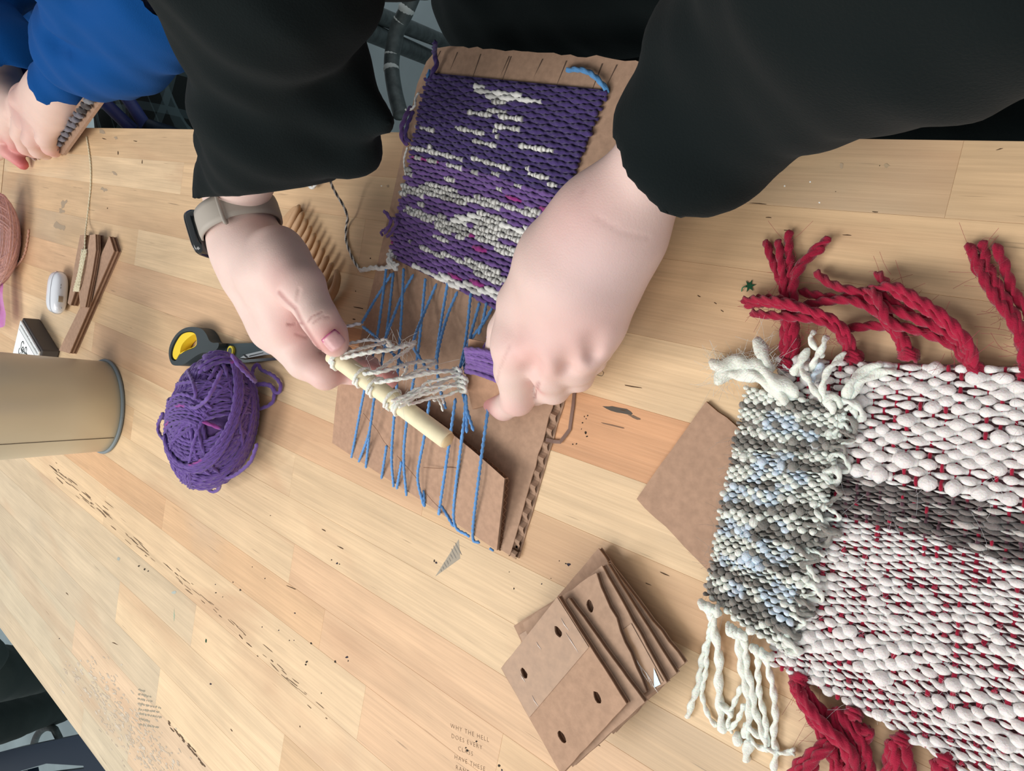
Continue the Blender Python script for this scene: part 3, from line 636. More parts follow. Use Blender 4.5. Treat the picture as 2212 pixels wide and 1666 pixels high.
# ================================================================== purple shuttle in the other hand
sc0, sc1 = at(1016, 742, .040), at(1040, 872, .024)
shut = thing('yarn_shuttle', (sc0 + sc1) / 2 * np.array([1, 1, 0]), 'cardboard shuttle wound with purple yarn gripped in the bare-wristed hand', 'shuttle')
q4 = [at(1012, 732, .040), at(1064, 742, .037), at(1110, 860, .026), at(1020, 884, .022), at(1006, 822, .030)]
mb = MB(); n5 = len(q4); V = q4 + [p - np.array([0, 0, .004]) for p in q4]
mb.add(V, col=(1.05, .93, .85), poly=[list(range(n5))[::-1], [n5 + i for i in range(n5)]] + [[i, (i + 1) % n5, n5 + (i + 1) % n5, n5 + i] for i in range(n5)]); mb.build('board', M_CARD, shut, smooth=False)
for k in range(17):
    s = (k + .5) / 17; x0, y0 = 1007 + 4 * math.sin(s * 3), 752 + s * 52 + rnd.uniform(-3, 3); x1, y1 = 1100, 775 + s * 62 + rnd.uniform(-5, 5)
    zt = .046 - .012 * s + rnd.uniform(0, .003)
    yarn(A3([(x0 - 1, y0 + 2, zt - .008), (x0 + 3, y0, zt - .001), ((x0 + x1) / 2, (y0 + y1) / 2 - 5 + rnd.uniform(-3, 3), zt + .002), (x1, y1, zt)]), .0017, sides=8, lobes=3, amp=.2, col=MID * rnd.uniform(.9, 1.25)).build('yarn_strand', M_YARN, shut)
for pts in ([(1052, 740, .042), (1046, 752, .045), (1048, 768, .046)], [(1052, 728, .043), (1064, 726, .045), (1074, 730, .046)], [(1066, 740, .044), (1062, 755, .046), (1066, 775, .046)]): yarn(A3(pts), .0012, col=MID * 1.1).build('yarn_strand', M_YARN, shut)

# ================================================================== purple ball of yarn
bc = np.array([*at(463, 912, .034)[:2], .0]); BALL = thing('yarn_ball', bc, 'squashed ball of purple yarn with a loose looped end beside the scissors', 'yarn')
ctr = bc + np.array([-.004, 0, .036]); ax = np.array([.050, .0665, .034])
yv = np.array([.18, .98, 0]); yv /= np.linalg.norm(yv); xv = np.array([yv[1], -yv[0], 0]); zv = np.array([0, 0, 1.])
def ell(a, b_, k=1.0):                # direction (a: along, b: across, ...) -> ball surface
    d = np.asarray(a); d = d / np.linalg.norm(d, axis=-1, keepdims=True)
    q = d * ax * k; return ctr + q[..., :1] * xv + q[..., 1:2] * yv + q[..., 2:] * zv
cm = MB(); th_, ph_ = np.meshgrid(np.linspace(0, 2 * math.pi, 28, endpoint=False), np.linspace(.02, math.pi - .02, 16))
dv = np.stack([np.sin(ph_) * np.cos(th_), np.sin(ph_) * np.sin(th_), np.cos(ph_)], -1).reshape(-1, 3)
cm.add(ell(dv, 0, .9), [[j * 28 + i, (j + 1) * 28 + i, (j + 1) * 28 + (i + 1) % 28, j * 28 + (i + 1) % 28] for j in range(15) for i in range(28)], col=MID * .7)
cm.build('core', M_YARN, BALL)
PUR = np.array(S(104, 78, 148))
def bundle(pole, roll, n, width, t0, t1, k0, bend=.0, cone=.0):
    """n neighbouring strands on small circles about a pole direction"""
    p = np.array(pole, float); p /= np.linalg.norm(p); e1 = np.cross(p, [.3, .2, 1]); e1 /= np.linalg.norm(e1); e2 = np.cross(p, e1)
    for j in range(n):
        o = cone + width * ((j + .5) / n - .5) + rnd.gauss(0, .006); t = np.linspace(t0 + rnd.uniform(-.15, .15), t1 + rnd.uniform(-.15, .15), 40) + roll
        oo = o + bend * np.sin(t * 1.3 + j * .05) + .012 * np.sin(t * 5 + rnd.random() * 6)
        d = np.cos(t)[:, None] * e1 + np.sin(t)[:, None] * e2 + oo[:, None] * p
        P = ell(d, 0, k0 + rnd.uniform(-.012, .02)); P[:, 2] = np.maximum(P[:, 2], .002)
        P = smooth_path(P, .0018); c = np.tile(PUR * rnd.uniform(.85, 1.12), (len(P), 1))
        if rnd.random() < .22: q = rnd.randrange(len(P)); c[q:q + 7] = c[q:q + 7] * .45 + MAG * .55
        R = np.full(len(P), .0020); R[0] = R[-1] = .0012; mb = MB(); tube(mb, P, R, 9, 3, .34, .0088, c, ph=rnd.random() * 6); mb.build('yarn_strand', M_YARN, BALL)
bundle((.8, .55, -.25), 0, 17, 1.05, -2.9, 2.9, .97, .06)
bundle((.1, .9, .5), 0, 15, .95, -2.8, 2.8, 1.0, .1)
bundle((-.55, .8, .1), .4, 12, .7, -2.6, 2.6, 1.02, -.08, .15)
bundle((.75, .35, .55), 1.2, 11, .55, -2.0, 2.2, 1.05, .15, .32)
bundle((.35, -.8, .45), .2, 10, .45, -2.2, 1.8, 1.06, .12, .42)
bundle((-.8, -.2, .6), 2.2, 8, .36, -1.9, 1.7, 1.07, .18, .45)
bundle((.0, .6, .8), -1.0, 5, .2, -1.6, 1.8, 1.09, .25, .5)
bundle((-.4, -.9, .2), 1.0, 5, .22, -1.6, 1.4, 1.09, .2, .62)
bundle((.9, -.3, .3), 2.6, 4, .2, -1.5, 1.5, 1.1, .25, .2)
for k in range(26):                                                     # loose strands straying over the ball
    p = rng.normal(0, 1, 3); p[2] = abs(p[2]) * .7; bundle(p, rnd.uniform(0, 6), 1, .2, -rnd.uniform(.9, 2.0), rnd.uniform(.9, 2.0), rnd.uniform(1.0, 1.05), rnd.uniform(-.3, .3), rnd.uniform(-.55, .6))
bundle((.2, .5, .85), .5, 9, .9, -2.6, 2.6, .99, .1, .1); bundle((.6, -.1, .8), 1.5, 9, .8, -2.6, 2.6, .98, -.1, .1)
for pts in ([(500, 765, .055), (515, 790, .05), (540, 815, .035), (552, 824, .02), (545, 805, .012), (555, 787, .008), (566, 800, .005), (590, 812, .004), (605, 828, .004), (605, 845, .004), (596, 848, .004), (585, 833, .005), (565, 829, .008), (545, 832, .014)],
            [(545, 835, .014), (570, 832, .006), (588, 838, .004), (592, 858, .004), (584, 874, .004), (562, 882, .006), (545, 878, .012)],
            [(395, 1022, .036), (410, 1046, .026), (440, 1050, .022), (456, 1036, .034)], [(455, 1034, .034), (449, 1055, .018), (460, 1063, .014), (472, 1056, .018), (474, 1038, .034)],
            [(352, 892, .05), (342, 915, .045), (343, 935, .043), (354, 950, .046)], [(470, 1030, .036), (500, 1030, .032), (536, 1002, .032), (556, 960, .036)],
            [(350, 905, .04), (385, 870, .06), (420, 860, .068), (418, 830, .068), (405, 800, .055)], [(400, 870, .065), (420, 880, .07), (440, 868, .07), (455, 850, .07), (480, 800, .062)]):
    yarn(A3(pts), .00195, step=.0018, sides=9, lobes=3, amp=.24, pitch=.0085, col=PUR * rnd.uniform(.95, 1.15), jit=.0003).build('yarn_end', M_YARN, BALL)

# ================================================================== scissors
SCI = thing('scissors', at(480, 760, 0), 'dark grey scissors with yellow lined handle half under the purple yarn ball', 'scissors')
def pix(l, z): return [at(x, y, z) for x, y in l]
def sq(l): return [(320 + x / 4.272, 690 + y / 4.272) for x, y in l]
def loop_smooth(l, n=5):
    P = np.array(l, float); m_ = len(P); out = []
    for i in range(m_):
        a, b_, c, d = P[i - 1], P[i], P[(i + 1) % m_], P[(i + 2) % m_]
        for t in np.arange(n) / n: out.append(.5 * (2 * b_ + (c - a) * t + (2 * a - 5 * b_ + 4 * c - d) * t * t + (3 * b_ - a - 3 * c + d) * t ** 3))
    return [tuple(q) for q in out]
HO = sq([(238, 330), (250, 240), (300, 150), (370, 92), (450, 74), (540, 92), (585, 140), (615, 200), (650, 220), (700, 222), (690, 270), (640, 310), (560, 310), (500, 335), (440, 375), (380, 415), (310, 430), (262, 410)])
HI = sq([(262, 365), (258, 300), (285, 220), (340, 140), (410, 115), (470, 125), (494, 170), (495, 235), (465, 270), (400, 295), (340, 330), (300, 385)])
gm = plate(pix(loop_smooth(HO), .008), .013, .001, [pix(loop_smooth(HI), .008)], col=S(52, 62, 66))
o = gm.build('handle', M_SOFT, SCI, smooth=False); b = o.modifiers.new('bevel', 'BEVEL'); b.width = .003; b.segments = 3; b.limit_method = 'ANGLE'
YI = sq([(268, 350), (266, 300), (292, 225), (345, 147), (410, 122), (464, 132), (486, 172), (487, 230), (455, 262), (392, 285), (330, 318), (295, 372)])
YH = sq([(336, 332), (334, 290), (352, 235), (390, 190), (440, 152), (476, 140), (482, 175), (482, 230), (455, 258), (400, 280), (355, 310), (340, 330)])
ym = plate(pix(loop_smooth(YI), .008), .0112, .0015, [pix(loop_smooth(YH), .008)], col=S(240, 208, 50))
ym.build('grip_lining', M_SOFT, o, smooth=False)['label'] = 'yellow grip lining'
mb = plate(pix(sq([(630, 305), (655, 240), (690, 222), (720, 226), (690, 270), (670, 322)]), .006), .008, .002, col=S(28, 32, 34)); mb.build('collar', M_SOFT, SCI, smooth=False)
B1 = sq([(670, 330), (720, 226), (1000, 218), (1300, 240), (1560, 300), (1580, 318), (1300, 315), (1080, 326), (900, 358), (860, 362), (760, 345)])
mb = plate(pix(B1, .004), .0022, .0028, col=S(96, 108, 112)); mb.build('blade', M_METAL, SCI, smooth=False)
mb = plate(pix(sq([(850, 355), (900, 325), (1080, 282), (1300, 292), (1560, 312), (1580, 318), (1300, 318), (1080, 328), (900, 360)]), .0052), .0004, .0050, col=S(230, 234, 236)); mb.build('ground_edge', M_METAL, SCI, smooth=False)
for a in (([(930, 345), (1060, 312), (1062, 306), (935, 335)]), ([(870, 325), (905, 355), (925, 352), (890, 322)])):
    plate(pix(sq(a), .0056), .0002, .00545, col=S(70, 78, 82)).build('engraved_stripe', M_GEN, SCI, smooth=False)
B2 = sq([(690, 300), (760, 345), (900, 372), (1300, 345), (1560, 322), (1580, 326), (1300, 368), (900, 400), (720, 380)])
plate(pix(B2, .002), .002, .0006, col=S(150, 156, 160)).build('blade', M_METAL, SCI, smooth=False)
H2 = [(478, 768), (492, 770), (486, 800), (460, 830), (430, 850), (400, 850), (392, 820), (415, 795), (450, 785)]
plate(pix(loop_smooth(H2), .004), .006, .0005, [pix(loop_smooth([(472, 792), (478, 800), (455, 824), (430, 836), (410, 836), (406, 822), (425, 804), (450, 796)]), .004)], col=S(52, 62, 66)).build('handle', M_SOFT, SCI, smooth=False)
c0 = at(*sq([(765, 296)])[0], .006); an = np.linspace(0, 2 * math.pi, 24, endpoint=False)
plate([c0 + .0058 * np.array([math.cos(a), math.sin(a), 0]) for a in an], .0022, .005, col=S(232, 214, 70)).build('pivot_screw', M_SOFT, SCI, smooth=False)
plate([c0 + .0036 * np.array([math.cos(a), math.sin(a), 0]) for a in an], .0006, .0070, col=S(120, 128, 124)).build('pivot_cap', M_METAL, SCI, smooth=False)

# ================================================================== wooden comb
COMB = thing('wooden_comb', at(640, 540, 0), 'small wooden weaving comb with rounded teeth behind the watch hand', 'comb')
CW = S(190, 152, 114)
tips = [(647, 443), (655, 458), (664, 474), (672, 489), (681, 504), (690, 520), (700, 536), (709, 553), (718, 568)]
body = pix([(640, 446), (625, 458), (611, 477), (600, 504), (592, 540), (600, 590), (625, 640), (660, 672), (700, 664), (690, 640), (668, 618), (652, 596), (640, 572), (630, 548), (622, 528), (616, 508), (622, 488), (638, 462)], .006)
o = plate(loop_smooth(body, 4), .007, .0006, col=np.array(CW) * .95).build('spine', M_STICK, COMB, smooth=False); b = o.modifiers.new('bevel', 'BEVEL'); b.width = .0018; b.segments = 3; b.limit_method = 'ANGLE'
for i, (x, y) in enumerate(tips):
    P = smooth_path(A3([(x - 33, y + 66, .0045), (x - 28, y + 56, .006), (x - 10, y + 20, .0085), (x - 2, y + 4, .0085), (x, y, .008)]), .002); n = len(P)
    R = np.interp(np.linspace(0, 1, n), [0, .15, .6, .93, 1], [.0033, .0036, .0033, .0024, .0012])
    mb = MB(); tube(mb, P, R, 10, col=np.array(CW) * rnd.uniform(.92, 1.08)); mb.build('tooth', M_STICK, COMB)
P = smooth_path(A3([(726, 584, .009), (729, 597, .009), (724, 622, .008), (710, 648, .006), (702, 664, .005)]), .002); mb = MB(); tube(mb, P, np.interp(np.linspace(0, 1, len(P)), [0, .08, .5, 1], [.0016, .003, .004, .004]), 10, col=np.array(CW) * .93); mb.build('end_guard', M_STICK, COMB)
# ================================================================== earbud case
def rbox(c, size, rad, rot=0.0, n=3, power=4.0, nu=28, nv=18, col=(1, 1, 1)):
    """superellipsoid-like rounded box"""
    u, v = np.meshgrid(np.linspace(-math.pi, math.pi, nu, endpoint=False), np.linspace(-math.pi / 2 + 1e-3, math.pi / 2 - 1e-3, nv))
    f = lambda w, e: np.sign(w) * np.abs(w) ** e
    eh, ev = rad
    X = f(np.cos(v), ev) * f(np.cos(u), eh); Y = f(np.cos(v), ev) * f(np.sin(u), eh); Z = f(np.sin(v), ev)
    V = np.stack([X * size[0] / 2, Y * size[1] / 2, Z * size[2] / 2], -1).reshape(-1, 3)
    cr_, sr = math.cos(rot), math.sin(rot); V = V @ np.array([[cr_, sr, 0], [-sr, cr_, 0], [0, 0, 1]]) + np.array(c)
    Q = [[j * nu + i, j * nu + (i + 1) % nu, (j + 1) * nu + (i + 1) % nu, (j + 1) * nu + i] for j in range(nv - 1) for i in range(nu)]
    mb = MB(); mb.add(V, Q, col=col); mb.poly += [list(range(nu))[::-1], [(nv - 1) * nu + i for i in range(nu)]]; return mb
ec_ = at(124, 640, .0) ; ec_ = at(122, 632, .012); ec_[2] = 0
EB = thing('earbud_case', ec_, 'glossy white earbud case lying beside the cardboard shuttles', 'case')
rot = math.radians(4)
WHT = S(240, 244, 250)
rbox(ec_ + [0, 0, .0112], (.044, .060, .0215), (.55, .75), rot, col=WHT).build('shell', M_GLOSS, EB)
def ebp(x, y, z): return ec_ + np.array([x * math.cos(rot) - y * math.sin(rot), x * math.sin(rot) + y * math.cos(rot), z])
sm_ = MB(); ss = np.linspace(0, 2 * math.pi, 60)
f_ = lambda w, e: np.sign(w) * np.abs(w) ** e
P = np.array([ebp(.006, .0303 * f_(math.cos(a), .6), .0112 + .0109 * f_(math.sin(a), .75)) for a in ss]); tube(sm_, P, .00035, 5, col=(.5, .52, .55)); sm_.build('lid_seam', M_GLOSS, EB)
mb = MB(); mb.box(ebp(.0215, -.008, .0135), (.003, .0085, .006), [[math.cos(rot), -math.sin(rot), 0], [math.sin(rot), math.cos(rot), 0], [0, 0, 1]], col=(.75, .8, .78)); mb.build('hinge_plate', M_METAL, EB, smooth=False)
mb = MB(); mb.box(ebp(.001, .0296, .014), (.005, .0016, .003), col=S(205, 170, 160)); mb.build('charging_port', M_GEN, EB, smooth=False)
mb = MB()
for k in (0, 1): mb.box(ebp(.0212, .008 + k * .004, .0142), (.0008, .0028, .0009), col=S(150, 155, 160))
mb.box(ebp(.0206, -.0205, .011), (.0014, .002, .0012), col=S(190, 195, 200)); mb.build('fine_print', M_GEN, EB, smooth=False)
# ================================================================== cardboard shuttles behind the watch hand
def board_thing(name, poly, t, z0, label, cat, group=None, col=(1, 1, 1), edge=(.40, .33, .29), layers=2):
    P = pix(poly, z0 + t); c = np.mean(P, 0); c[2] = 0
    th = thing(name, c, label, cat, group); h = t / layers
    for k in range(layers):
        cc = np.array(col) * (1 if k == layers - 1 else .9)
        plate(P, h * .22, z0 + k * h, col=cc).build('liner', M_CARD, th, smooth=False)
        plate([c * np.array([.006, .006, 0]) + p * np.array([.994, .994, 0]) for p in P], h * .56, z0 + k * h + h * .22, col=edge).build('fluting', M_CARD, th, smooth=False)
        plate(P, h * .22, z0 + k * h + h * .78, col=cc).build('liner', M_CARD, th, smooth=False)
    return th
sh1 = board_thing('cardboard_shuttle', [(173, 508), (184, 507), (179, 545), (188, 546), (194, 508), (206, 506), (204, 530), (196, 575), (184, 664), (173, 664), (170, 628), (163, 627), (152, 660), (146, 655), (156, 600)], .010, .0004,
                  'notched cardboard shuttle wound with cream yarn beside the white earbud case', 'shuttle', col=(.98, .96, .95))
CRM = np.array(S(232, 222, 190))
for k in range(9):
    s = k / 8; yarn(A3([(176 + 10 * s, 541, .006), (177 + 10 * s, 543, .0118), (169 + 9 * s + rnd.uniform(-2, 2), 585, .0135), (160 + 11 * s, 625, .0118), (161 + 9 * s, 628, .006)]), .0011, sides=7, lobes=2, col=CRM * rnd.uniform(.92, 1.03)).build('yarn_strand', M_YARN, sh1)
yarn(A3([(183, 540, .012), (184, 515, .0115), (187, 485, .004), (192, 440, .0012), (196, 400, .0012), (196, 360, .0012), (192, 325, .0012), (187, 295, .0012)]), .0011, sides=7, lobes=2, col=CRM).build('yarn_tail', M_YARN, sh1)
board_thing('cardboard_strip', [(236, 510), (246, 542), (200, 648), (150, 764), (127, 757), (185, 640), (206, 580)], .009, .0004, 'long pointed cardboard strip reaching to the beige pail', 'strip', 'cardboard strips by the shuttle', col=(.98, .95, .94))
board_thing('cardboard_strip', [(194, 508), (206, 506), (207, 540), (199, 590), (184, 664), (174, 662), (186, 590)], .006, .0108, 'short cardboard strip lying on the shuttle with cream yarn', 'strip', 'cardboard strips by the shuttle', col=(1, .98, .97))
# ================================================================== white printed box behind the pail
a, b_ = at(52, 686, .022), at(120, 800, .022); d = (b_ - a) / np.linalg.norm(b_ - a); n_ = np.array([-d[1], d[0], 0])
if n_[0] > 0: n_ = -n_
BX = thing('printed_box', (a + b_) / 2 * np.array([1, 1, 0]), 'white box with dark sides and black print wedged behind the beige pail', 'box')
L_ = .10; Wd = .075
def bxp(s, t, z): return a * np.array([1, 1, 0]) + d * s + n_ * t + np.array([0, 0, z])
def slab(name, s0, s1, t0, t1, z0, z1, c, m_, par, bev=.002):
    mb = MB(); V = [bxp(s, t, z) for z in (z0, z1) for s, t in ((s0, t0), (s1, t0), (s1, t1), (s0, t1))]
    mb.add(V, [[3, 2, 1, 0], [4, 5, 6, 7]] + [[i, (i + 1) % 4, 4 + (i + 1) % 4, 4 + i] for i in range(4)], col=c)
    o = mb.build(name, m_, par, smooth=False); bb = o.modifiers.new('bevel', 'BEVEL'); bb.width = bev; bb.segments = 2; return o
slab('tray', 0, L_, 0, Wd, .0005, .024, S(70, 66, 64), M_SOFT, BX)
slab('lid', .002, L_ - .002, .004, Wd - .002, .024, .027, S(238, 243, 243), M_GLOSS, BX, .001)
slab('label_panel', .006, L_ - .006, .0165, Wd - .006, .0271, .0276, S(246, 250, 250), M_GEN, BX, .0001)
mb = MB()
for k in range(26): mb.add([bxp(.008 + k * .0034, .007 + rnd.uniform(0, .003), .0272), bxp(.010 + k * .0034, .007, .0272), bxp(.010 + k * .0034, .0105, .0272), bxp(.0085 + k * .0034, .0105, .0272)], [[0, 1, 2, 3]], col=(.2, .2, .2))
for (s, t, rr, a0, a1) in ((.036, .030, .006, 0, 5.4), (.040, .034, .0035, 1, 6.5), (.046, .040, .005, 2, 7), (.030, .042, .004, 0, 4), (.052, .028, .004, 0, 6), (.060, .036, .005, 1, 6)):
    P = np.array([bxp(s + rr * math.cos(q), t + rr * 1.2 * math.sin(q), .0279) for q in np.linspace(a0, a1, 20)]); tube(mb, P, .0008, 5, col=(.02, .03, .03), flat=.2)
mb.build('print', M_INK, BX, smooth=False)
# ================================================================== zip bag and pink yarn ball at the far end
BAG = thing('plastic_bag', at(0, 650, 0), 'clear plastic bag with magenta strip at the left end beside the pink yarn ball', 'bag')
M_BAG = mat('clear_plastic', (.95, .92, .98), .15, alpha=.45, coat=.4, attr=True)
M_BAGP = mat('magenta_plastic', (1, 1, 1), .2, alpha=.8, coat=.4, attr=True)
def sheet(name, corners, nu, nv, amp, seed, m_, par, col, zb=.004):
    r = np.random.default_rng(seed); c = [at(*q) for q in corners]; K = r.normal(0, 22, (5, 2)); PH = r.random(5) * 6; V = []
    for v in np.linspace(0, 1, nv):
        for u in np.linspace(0, 1, nu):
            p = (c[0] * (1 - u) + c[1] * u) * (1 - v) + (c[3] * (1 - u) + c[2] * u) * v; w_ = sum(abs(math.sin(K[i] @ np.array([u, v]) * .4 + PH[i])) for i in range(5)) / 5
            V.append(p + np.array([0, 0, zb + amp * w_]))
    mb = MB(); mb.add(V, [[j * nu + i, j * nu + i + 1, (j + 1) * nu + i + 1, (j + 1) * nu + i] for j in range(nv - 1) for i in range(nu - 1)], col=col); return mb.build(name, m_, par)
sheet('film', [(-150, 585, .0), (14, 590, .0), (24, 722, .0), (-150, 730, .0)], 30, 24, .022, 3, M_BAG, BAG, S(225, 214, 232))
sheet('zip_strip', [(8, 588, .012), (22, 592, .012), (29, 705, .012), (13, 712, .012)], 6, 20, .012, 4, M_BAGP, BAG, S(206, 118, 198))
sheet('zip_strip', [(-5, 588, .016), (4, 590, .016), (12, 712, .016), (-2, 716, .016)], 5, 20, .012, 5, M_BAGP, BAG, S(190, 150, 212))
pc = at(-30, 520, .045); pc[2] = 0; PINK = np.array(S(226, 186, 186))
PB = thing('yarn_ball', pc, 'dusty pink yarn ball at the left end of the table above the plastic bag', 'yarn')
rad_ = np.array([.046, .078, .042])
def pell(d, k=1.0):
    d = d / np.linalg.norm(d, axis=-1, keepdims=True); return pc + np.array([0, 0, .043]) + d * rad_ * k
cm = MB(); cm.add(pell(dv, .92), [[j * 28 + i, (j + 1) * 28 + i, (j + 1) * 28 + (i + 1) % 28, j * 28 + (i + 1) % 28] for j in range(15) for i in range(28)], col=PINK * .5); cm.build('core', M_YARN, PB)
for pole, n, wd, cone in (((.9, .2, .3), 22, 1.3, 0), ((.3, .1, .95), 16, 1.0, .1), ((.6, .7, .2), 12, .8, .0), ((.6, -.7, .3), 12, .8, 0)):
    p = np.array(pole) / np.linalg.norm(pole); e1 = np.cross(p, [.3, .2, 1]); e1 /= np.linalg.norm(e1); e2 = np.cross(p, e1)
    for j in range(n):
        t = np.linspace(0, 2 * math.pi, 36); o_2 = cone + wd * ((j + .5) / n - .5); P = pell(np.cos(t)[:, None] * e1 + np.sin(t)[:, None] * e2 + (o_2 + .05 * np.sin(t * 2))[:, None] * p, 1 + rnd.uniform(-.02, .03)); P[:, 2] = np.maximum(P[:, 2], .002)
        yarn(P, .0016, step=.004, sides=6, lobes=2, amp=.2, pitch=.009, col=PINK * rnd.uniform(.85, 1.15)).build('yarn_strand', M_YARN, PB)
yarn(A3([(4, 594, .02), (18, 590, .006), (32, 578, .0018), (46, 562, .0018), (54, 545, .0018), (59, 522, .0018), (62, 496, .0018)]), .0017, sides=8, lobes=2, col=np.array(S(222, 172, 148))).build('yarn_tail', M_YARN, PB)
# ================================================================== pail
px_, py_ = -1.036, -.2525
PA = thing('pail', (px_, py_, 0), 'beige metal pail with a grey rolled bottom rim standing on the table', 'pail')
M_PAIL = mat('beige_enamel', S(204, 194, 170), .36, metal=.2, bump=(18, .0006), var=(9, .05), spec=.5)
def ring_surf(prof, n=72, col=(1, 1, 1), c=(px_, py_)):
    mb = MB(); V = []
    for r, z in prof:
        for i in range(n): a = 2 * math.pi * i / n; V.append((c[0] + r * math.cos(a), c[1] + r * math.sin(a), z))
    mb.add(V, [[j * n + i, j * n + (i + 1) % n, (j + 1) * n + (i + 1) % n, (j + 1) * n + i] for j in range(len(prof) - 1) for i in range(n)], col=col); return mb
ring_surf([(.0, .003), (.0585, .003), (.0595, .004), (.062, .06), (.066, .14), (.070, .21), (.0712, .212), (.0705, .2135), (.0692, .212), (.061, .06), (.0578, .006), (0, .005)]).build('body', M_PAIL, PA)
mb = MB(); an = np.linspace(0, 2 * math.pi, 90); tube(mb, np.stack([px_ + .0605 * np.cos(an), py_ + .0605 * np.sin(an), np.full(90, .0026)], 1), .0024, 8, col=S(122, 132, 136), cap=False); mb.build('bottom_rim', M_SOFT, PA)
mb = MB(); tube(mb, np.stack([px_ + .0712 * np.cos(an), py_ + .0712 * np.sin(an), np.full(90, .2125)], 1), .0022, 8, col=S(140, 132, 116), cap=False); mb.build('top_rim', M_METAL, PA)
aa = -.50; mb = MB(); tube(mb, np.array([(px_ + r * math.cos(aa), py_ + r * math.sin(aa), z) for r, z in ((.0598, .006), (.0622, .06), (.0662, .14), (.0702, .208))]), .0005, 6, col=S(112, 104, 90)); mb.build('side_seam', M_SOFT, PA)

# ================================================================== stack of square cardboard cards
def card(top, rt, z, label, t=.0042, side_len=None, holes=True, tint=(1, 1, 1), tape=None, left=None, jag_=.0002, foil=False):
    p0, p1 = at(*top, z + t), at(*rt, z + t); L_ = np.linalg.norm(p1 - p0); L_ = side_len or L_; u = (p1 - p0) / np.linalg.norm(p1 - p0); v = np.array([u[1], -u[0], 0])
    if left is not None: v = at(*left, z + t) - p0; v = v / np.linalg.norm(v)
    W_ = L_ * .985
    P = lambda s, q: p0 * np.array([1, 1, 0]) + u * s * L_ + v * q * W_
    c = P(.5, .5); th = thing('cardboard_card', [c[0], c[1], z], label, 'card', 'square cardboard cards in the stack')
    cs = [P(0, 0), P(0, 1), P(1, 1), P(1, 0)]; outl = []
    for i in range(4): outl += edge_jag(cs[i], cs[(i + 1) % 4], 10, jag_)
    hl = []
    if holes:
        for s, q in ((.2, .2), (.2, .78), (.8, .22), (.8, .78)):
            hc = P(s, q); k = [rnd.uniform(.85, 1.12) for _ in range(12)]; hl.append([hc + .0031 * k[i] * (math.cos(i * math.pi / 6) * u * 1.25 + math.sin(i * math.pi / 6) * v * .8) for i in range(12)])
    ln = .0008; q_ = np.array(tint)
    mb = plate(outl, ln, z, hl, col=q_ * .9); mb.build('liner', M_CARD, th, smooth=False)
    inner = [c + (p - c) * .988 for p in outl]
    if holes: hl2 = [[hc_ + (p - hc_) * 1.12 for p in h for hc_ in [np.mean(h, 0)]] for h in hl]
    else: hl2 = []
    plate(inner, t - 2 * ln, z + ln, hl2, col=(.42, .35, .31)).build('fluting', M_CARD, th, smooth=False)
    plate(outl, ln, z + t - ln, hl, col=q_).build('liner', M_CARD, th, smooth=False)
    if tape:
        s0, s1, q0, q1 = tape; o2 = [P(s0, q0), P(s0, q1), P(s1, q1), P(s1, q0)]
        hh = [h for h, (s, q) in zip(hl, ((.2, .2), (.2, .78), (.8, .22), (.8, .78))) if s0 < s < s1 and q0 < q < q1]
        plate(o2, .0002, z + t + .0003, hh, col=(1, 1, 1)).build('packing_tape', M_TAPE, th, smooth=False)
        for k in range(7 if foil else 5):                              # wrinkles in the tape
            s = rnd.uniform(s0 + .05, s1 - .05); q = rnd.uniform(q0 + .08, q1 - .15); wr = MB(); L2 = rnd.uniform(.004, .014)
            a_ = P(s, q); tube(wr, np.array([a_, a_ + (u * .9 + v * rnd.uniform(-.3, .3)) * L2 * .5, a_ + u * L2]) + [0, 0, z + t + .0006], np.array([.0001, .0004, .0001]), 5, col=S(236, 222, 212)); wr.build('wrinkle', M_GLOSS, th)
    if foil:
        mb = MB(); V = [P(.86, .03), P(.985, .05), P(.98, .12), P(.93, .09)]
        mb.add([[*p[:2], z + t + .0006 + .0012 * rnd.random()] for p in V], [[0, 1, 2, 3]], col=S(150, 178, 196)); mb.build('foil_scrap', M_GLOSS, th, smooth=False)
    return th
M_TAPE = mat('packing_tape', S(168, 134, 106), .42, coat=.04, spec=.3, var=(210, .10), bump=(120, .0002))
GL = (1113, 1350)
card((1262, 1256), (1350, 1420), .0003, 'undermost card, only its left corner poking out of the cardboard card stack', left=GL, tint=(.97, .95, .93), tape=(.1, .98, .62, .98), side_len=.074)
card((1293, 1185), (1440, 1392), .0046, 'card whose far corner points highest out of the cardboard card stack', left=(1205, 1288), tint=(.95, .93, .92))
card((1311, 1213), (1466, 1416), .0090, 'card reaching furthest right in the cardboard card stack', left=(1223, 1316), side_len=.0745, jag_=.0004)
card((1312, 1218), (1452, 1440), .0134, 'crooked card just above the rightmost one in the card stack', left=(1222, 1300), side_len=.074)
card((1300, 1222), (1442, 1478), .0178, 'card with shiny wrinkled tape and a foil scrap at its corner', left=(1210, 1296), side_len=.076, tape=(.5, .98, .02, .3), foil=True)
card((1288, 1238), (1396, 1496), .0222, 'slanted card with one hole showing in the middle of the stack', left=(1208, 1292), side_len=.073, jag_=.0005)
card((1228, 1292), (1390, 1514), .0268, 'card directly beneath the taped top card, peeking out along its right', left=(1090, 1440), side_len=.0745)
card((1205, 1288), (1355, 1524), .0314, 'topmost square card, half covered with clear tape and punched with four holes', left=(1083, 1443), side_len=.0735, tint=(1.04, 1.0, .97), tape=(.004, .485, .01, .99), jag_=.0001)
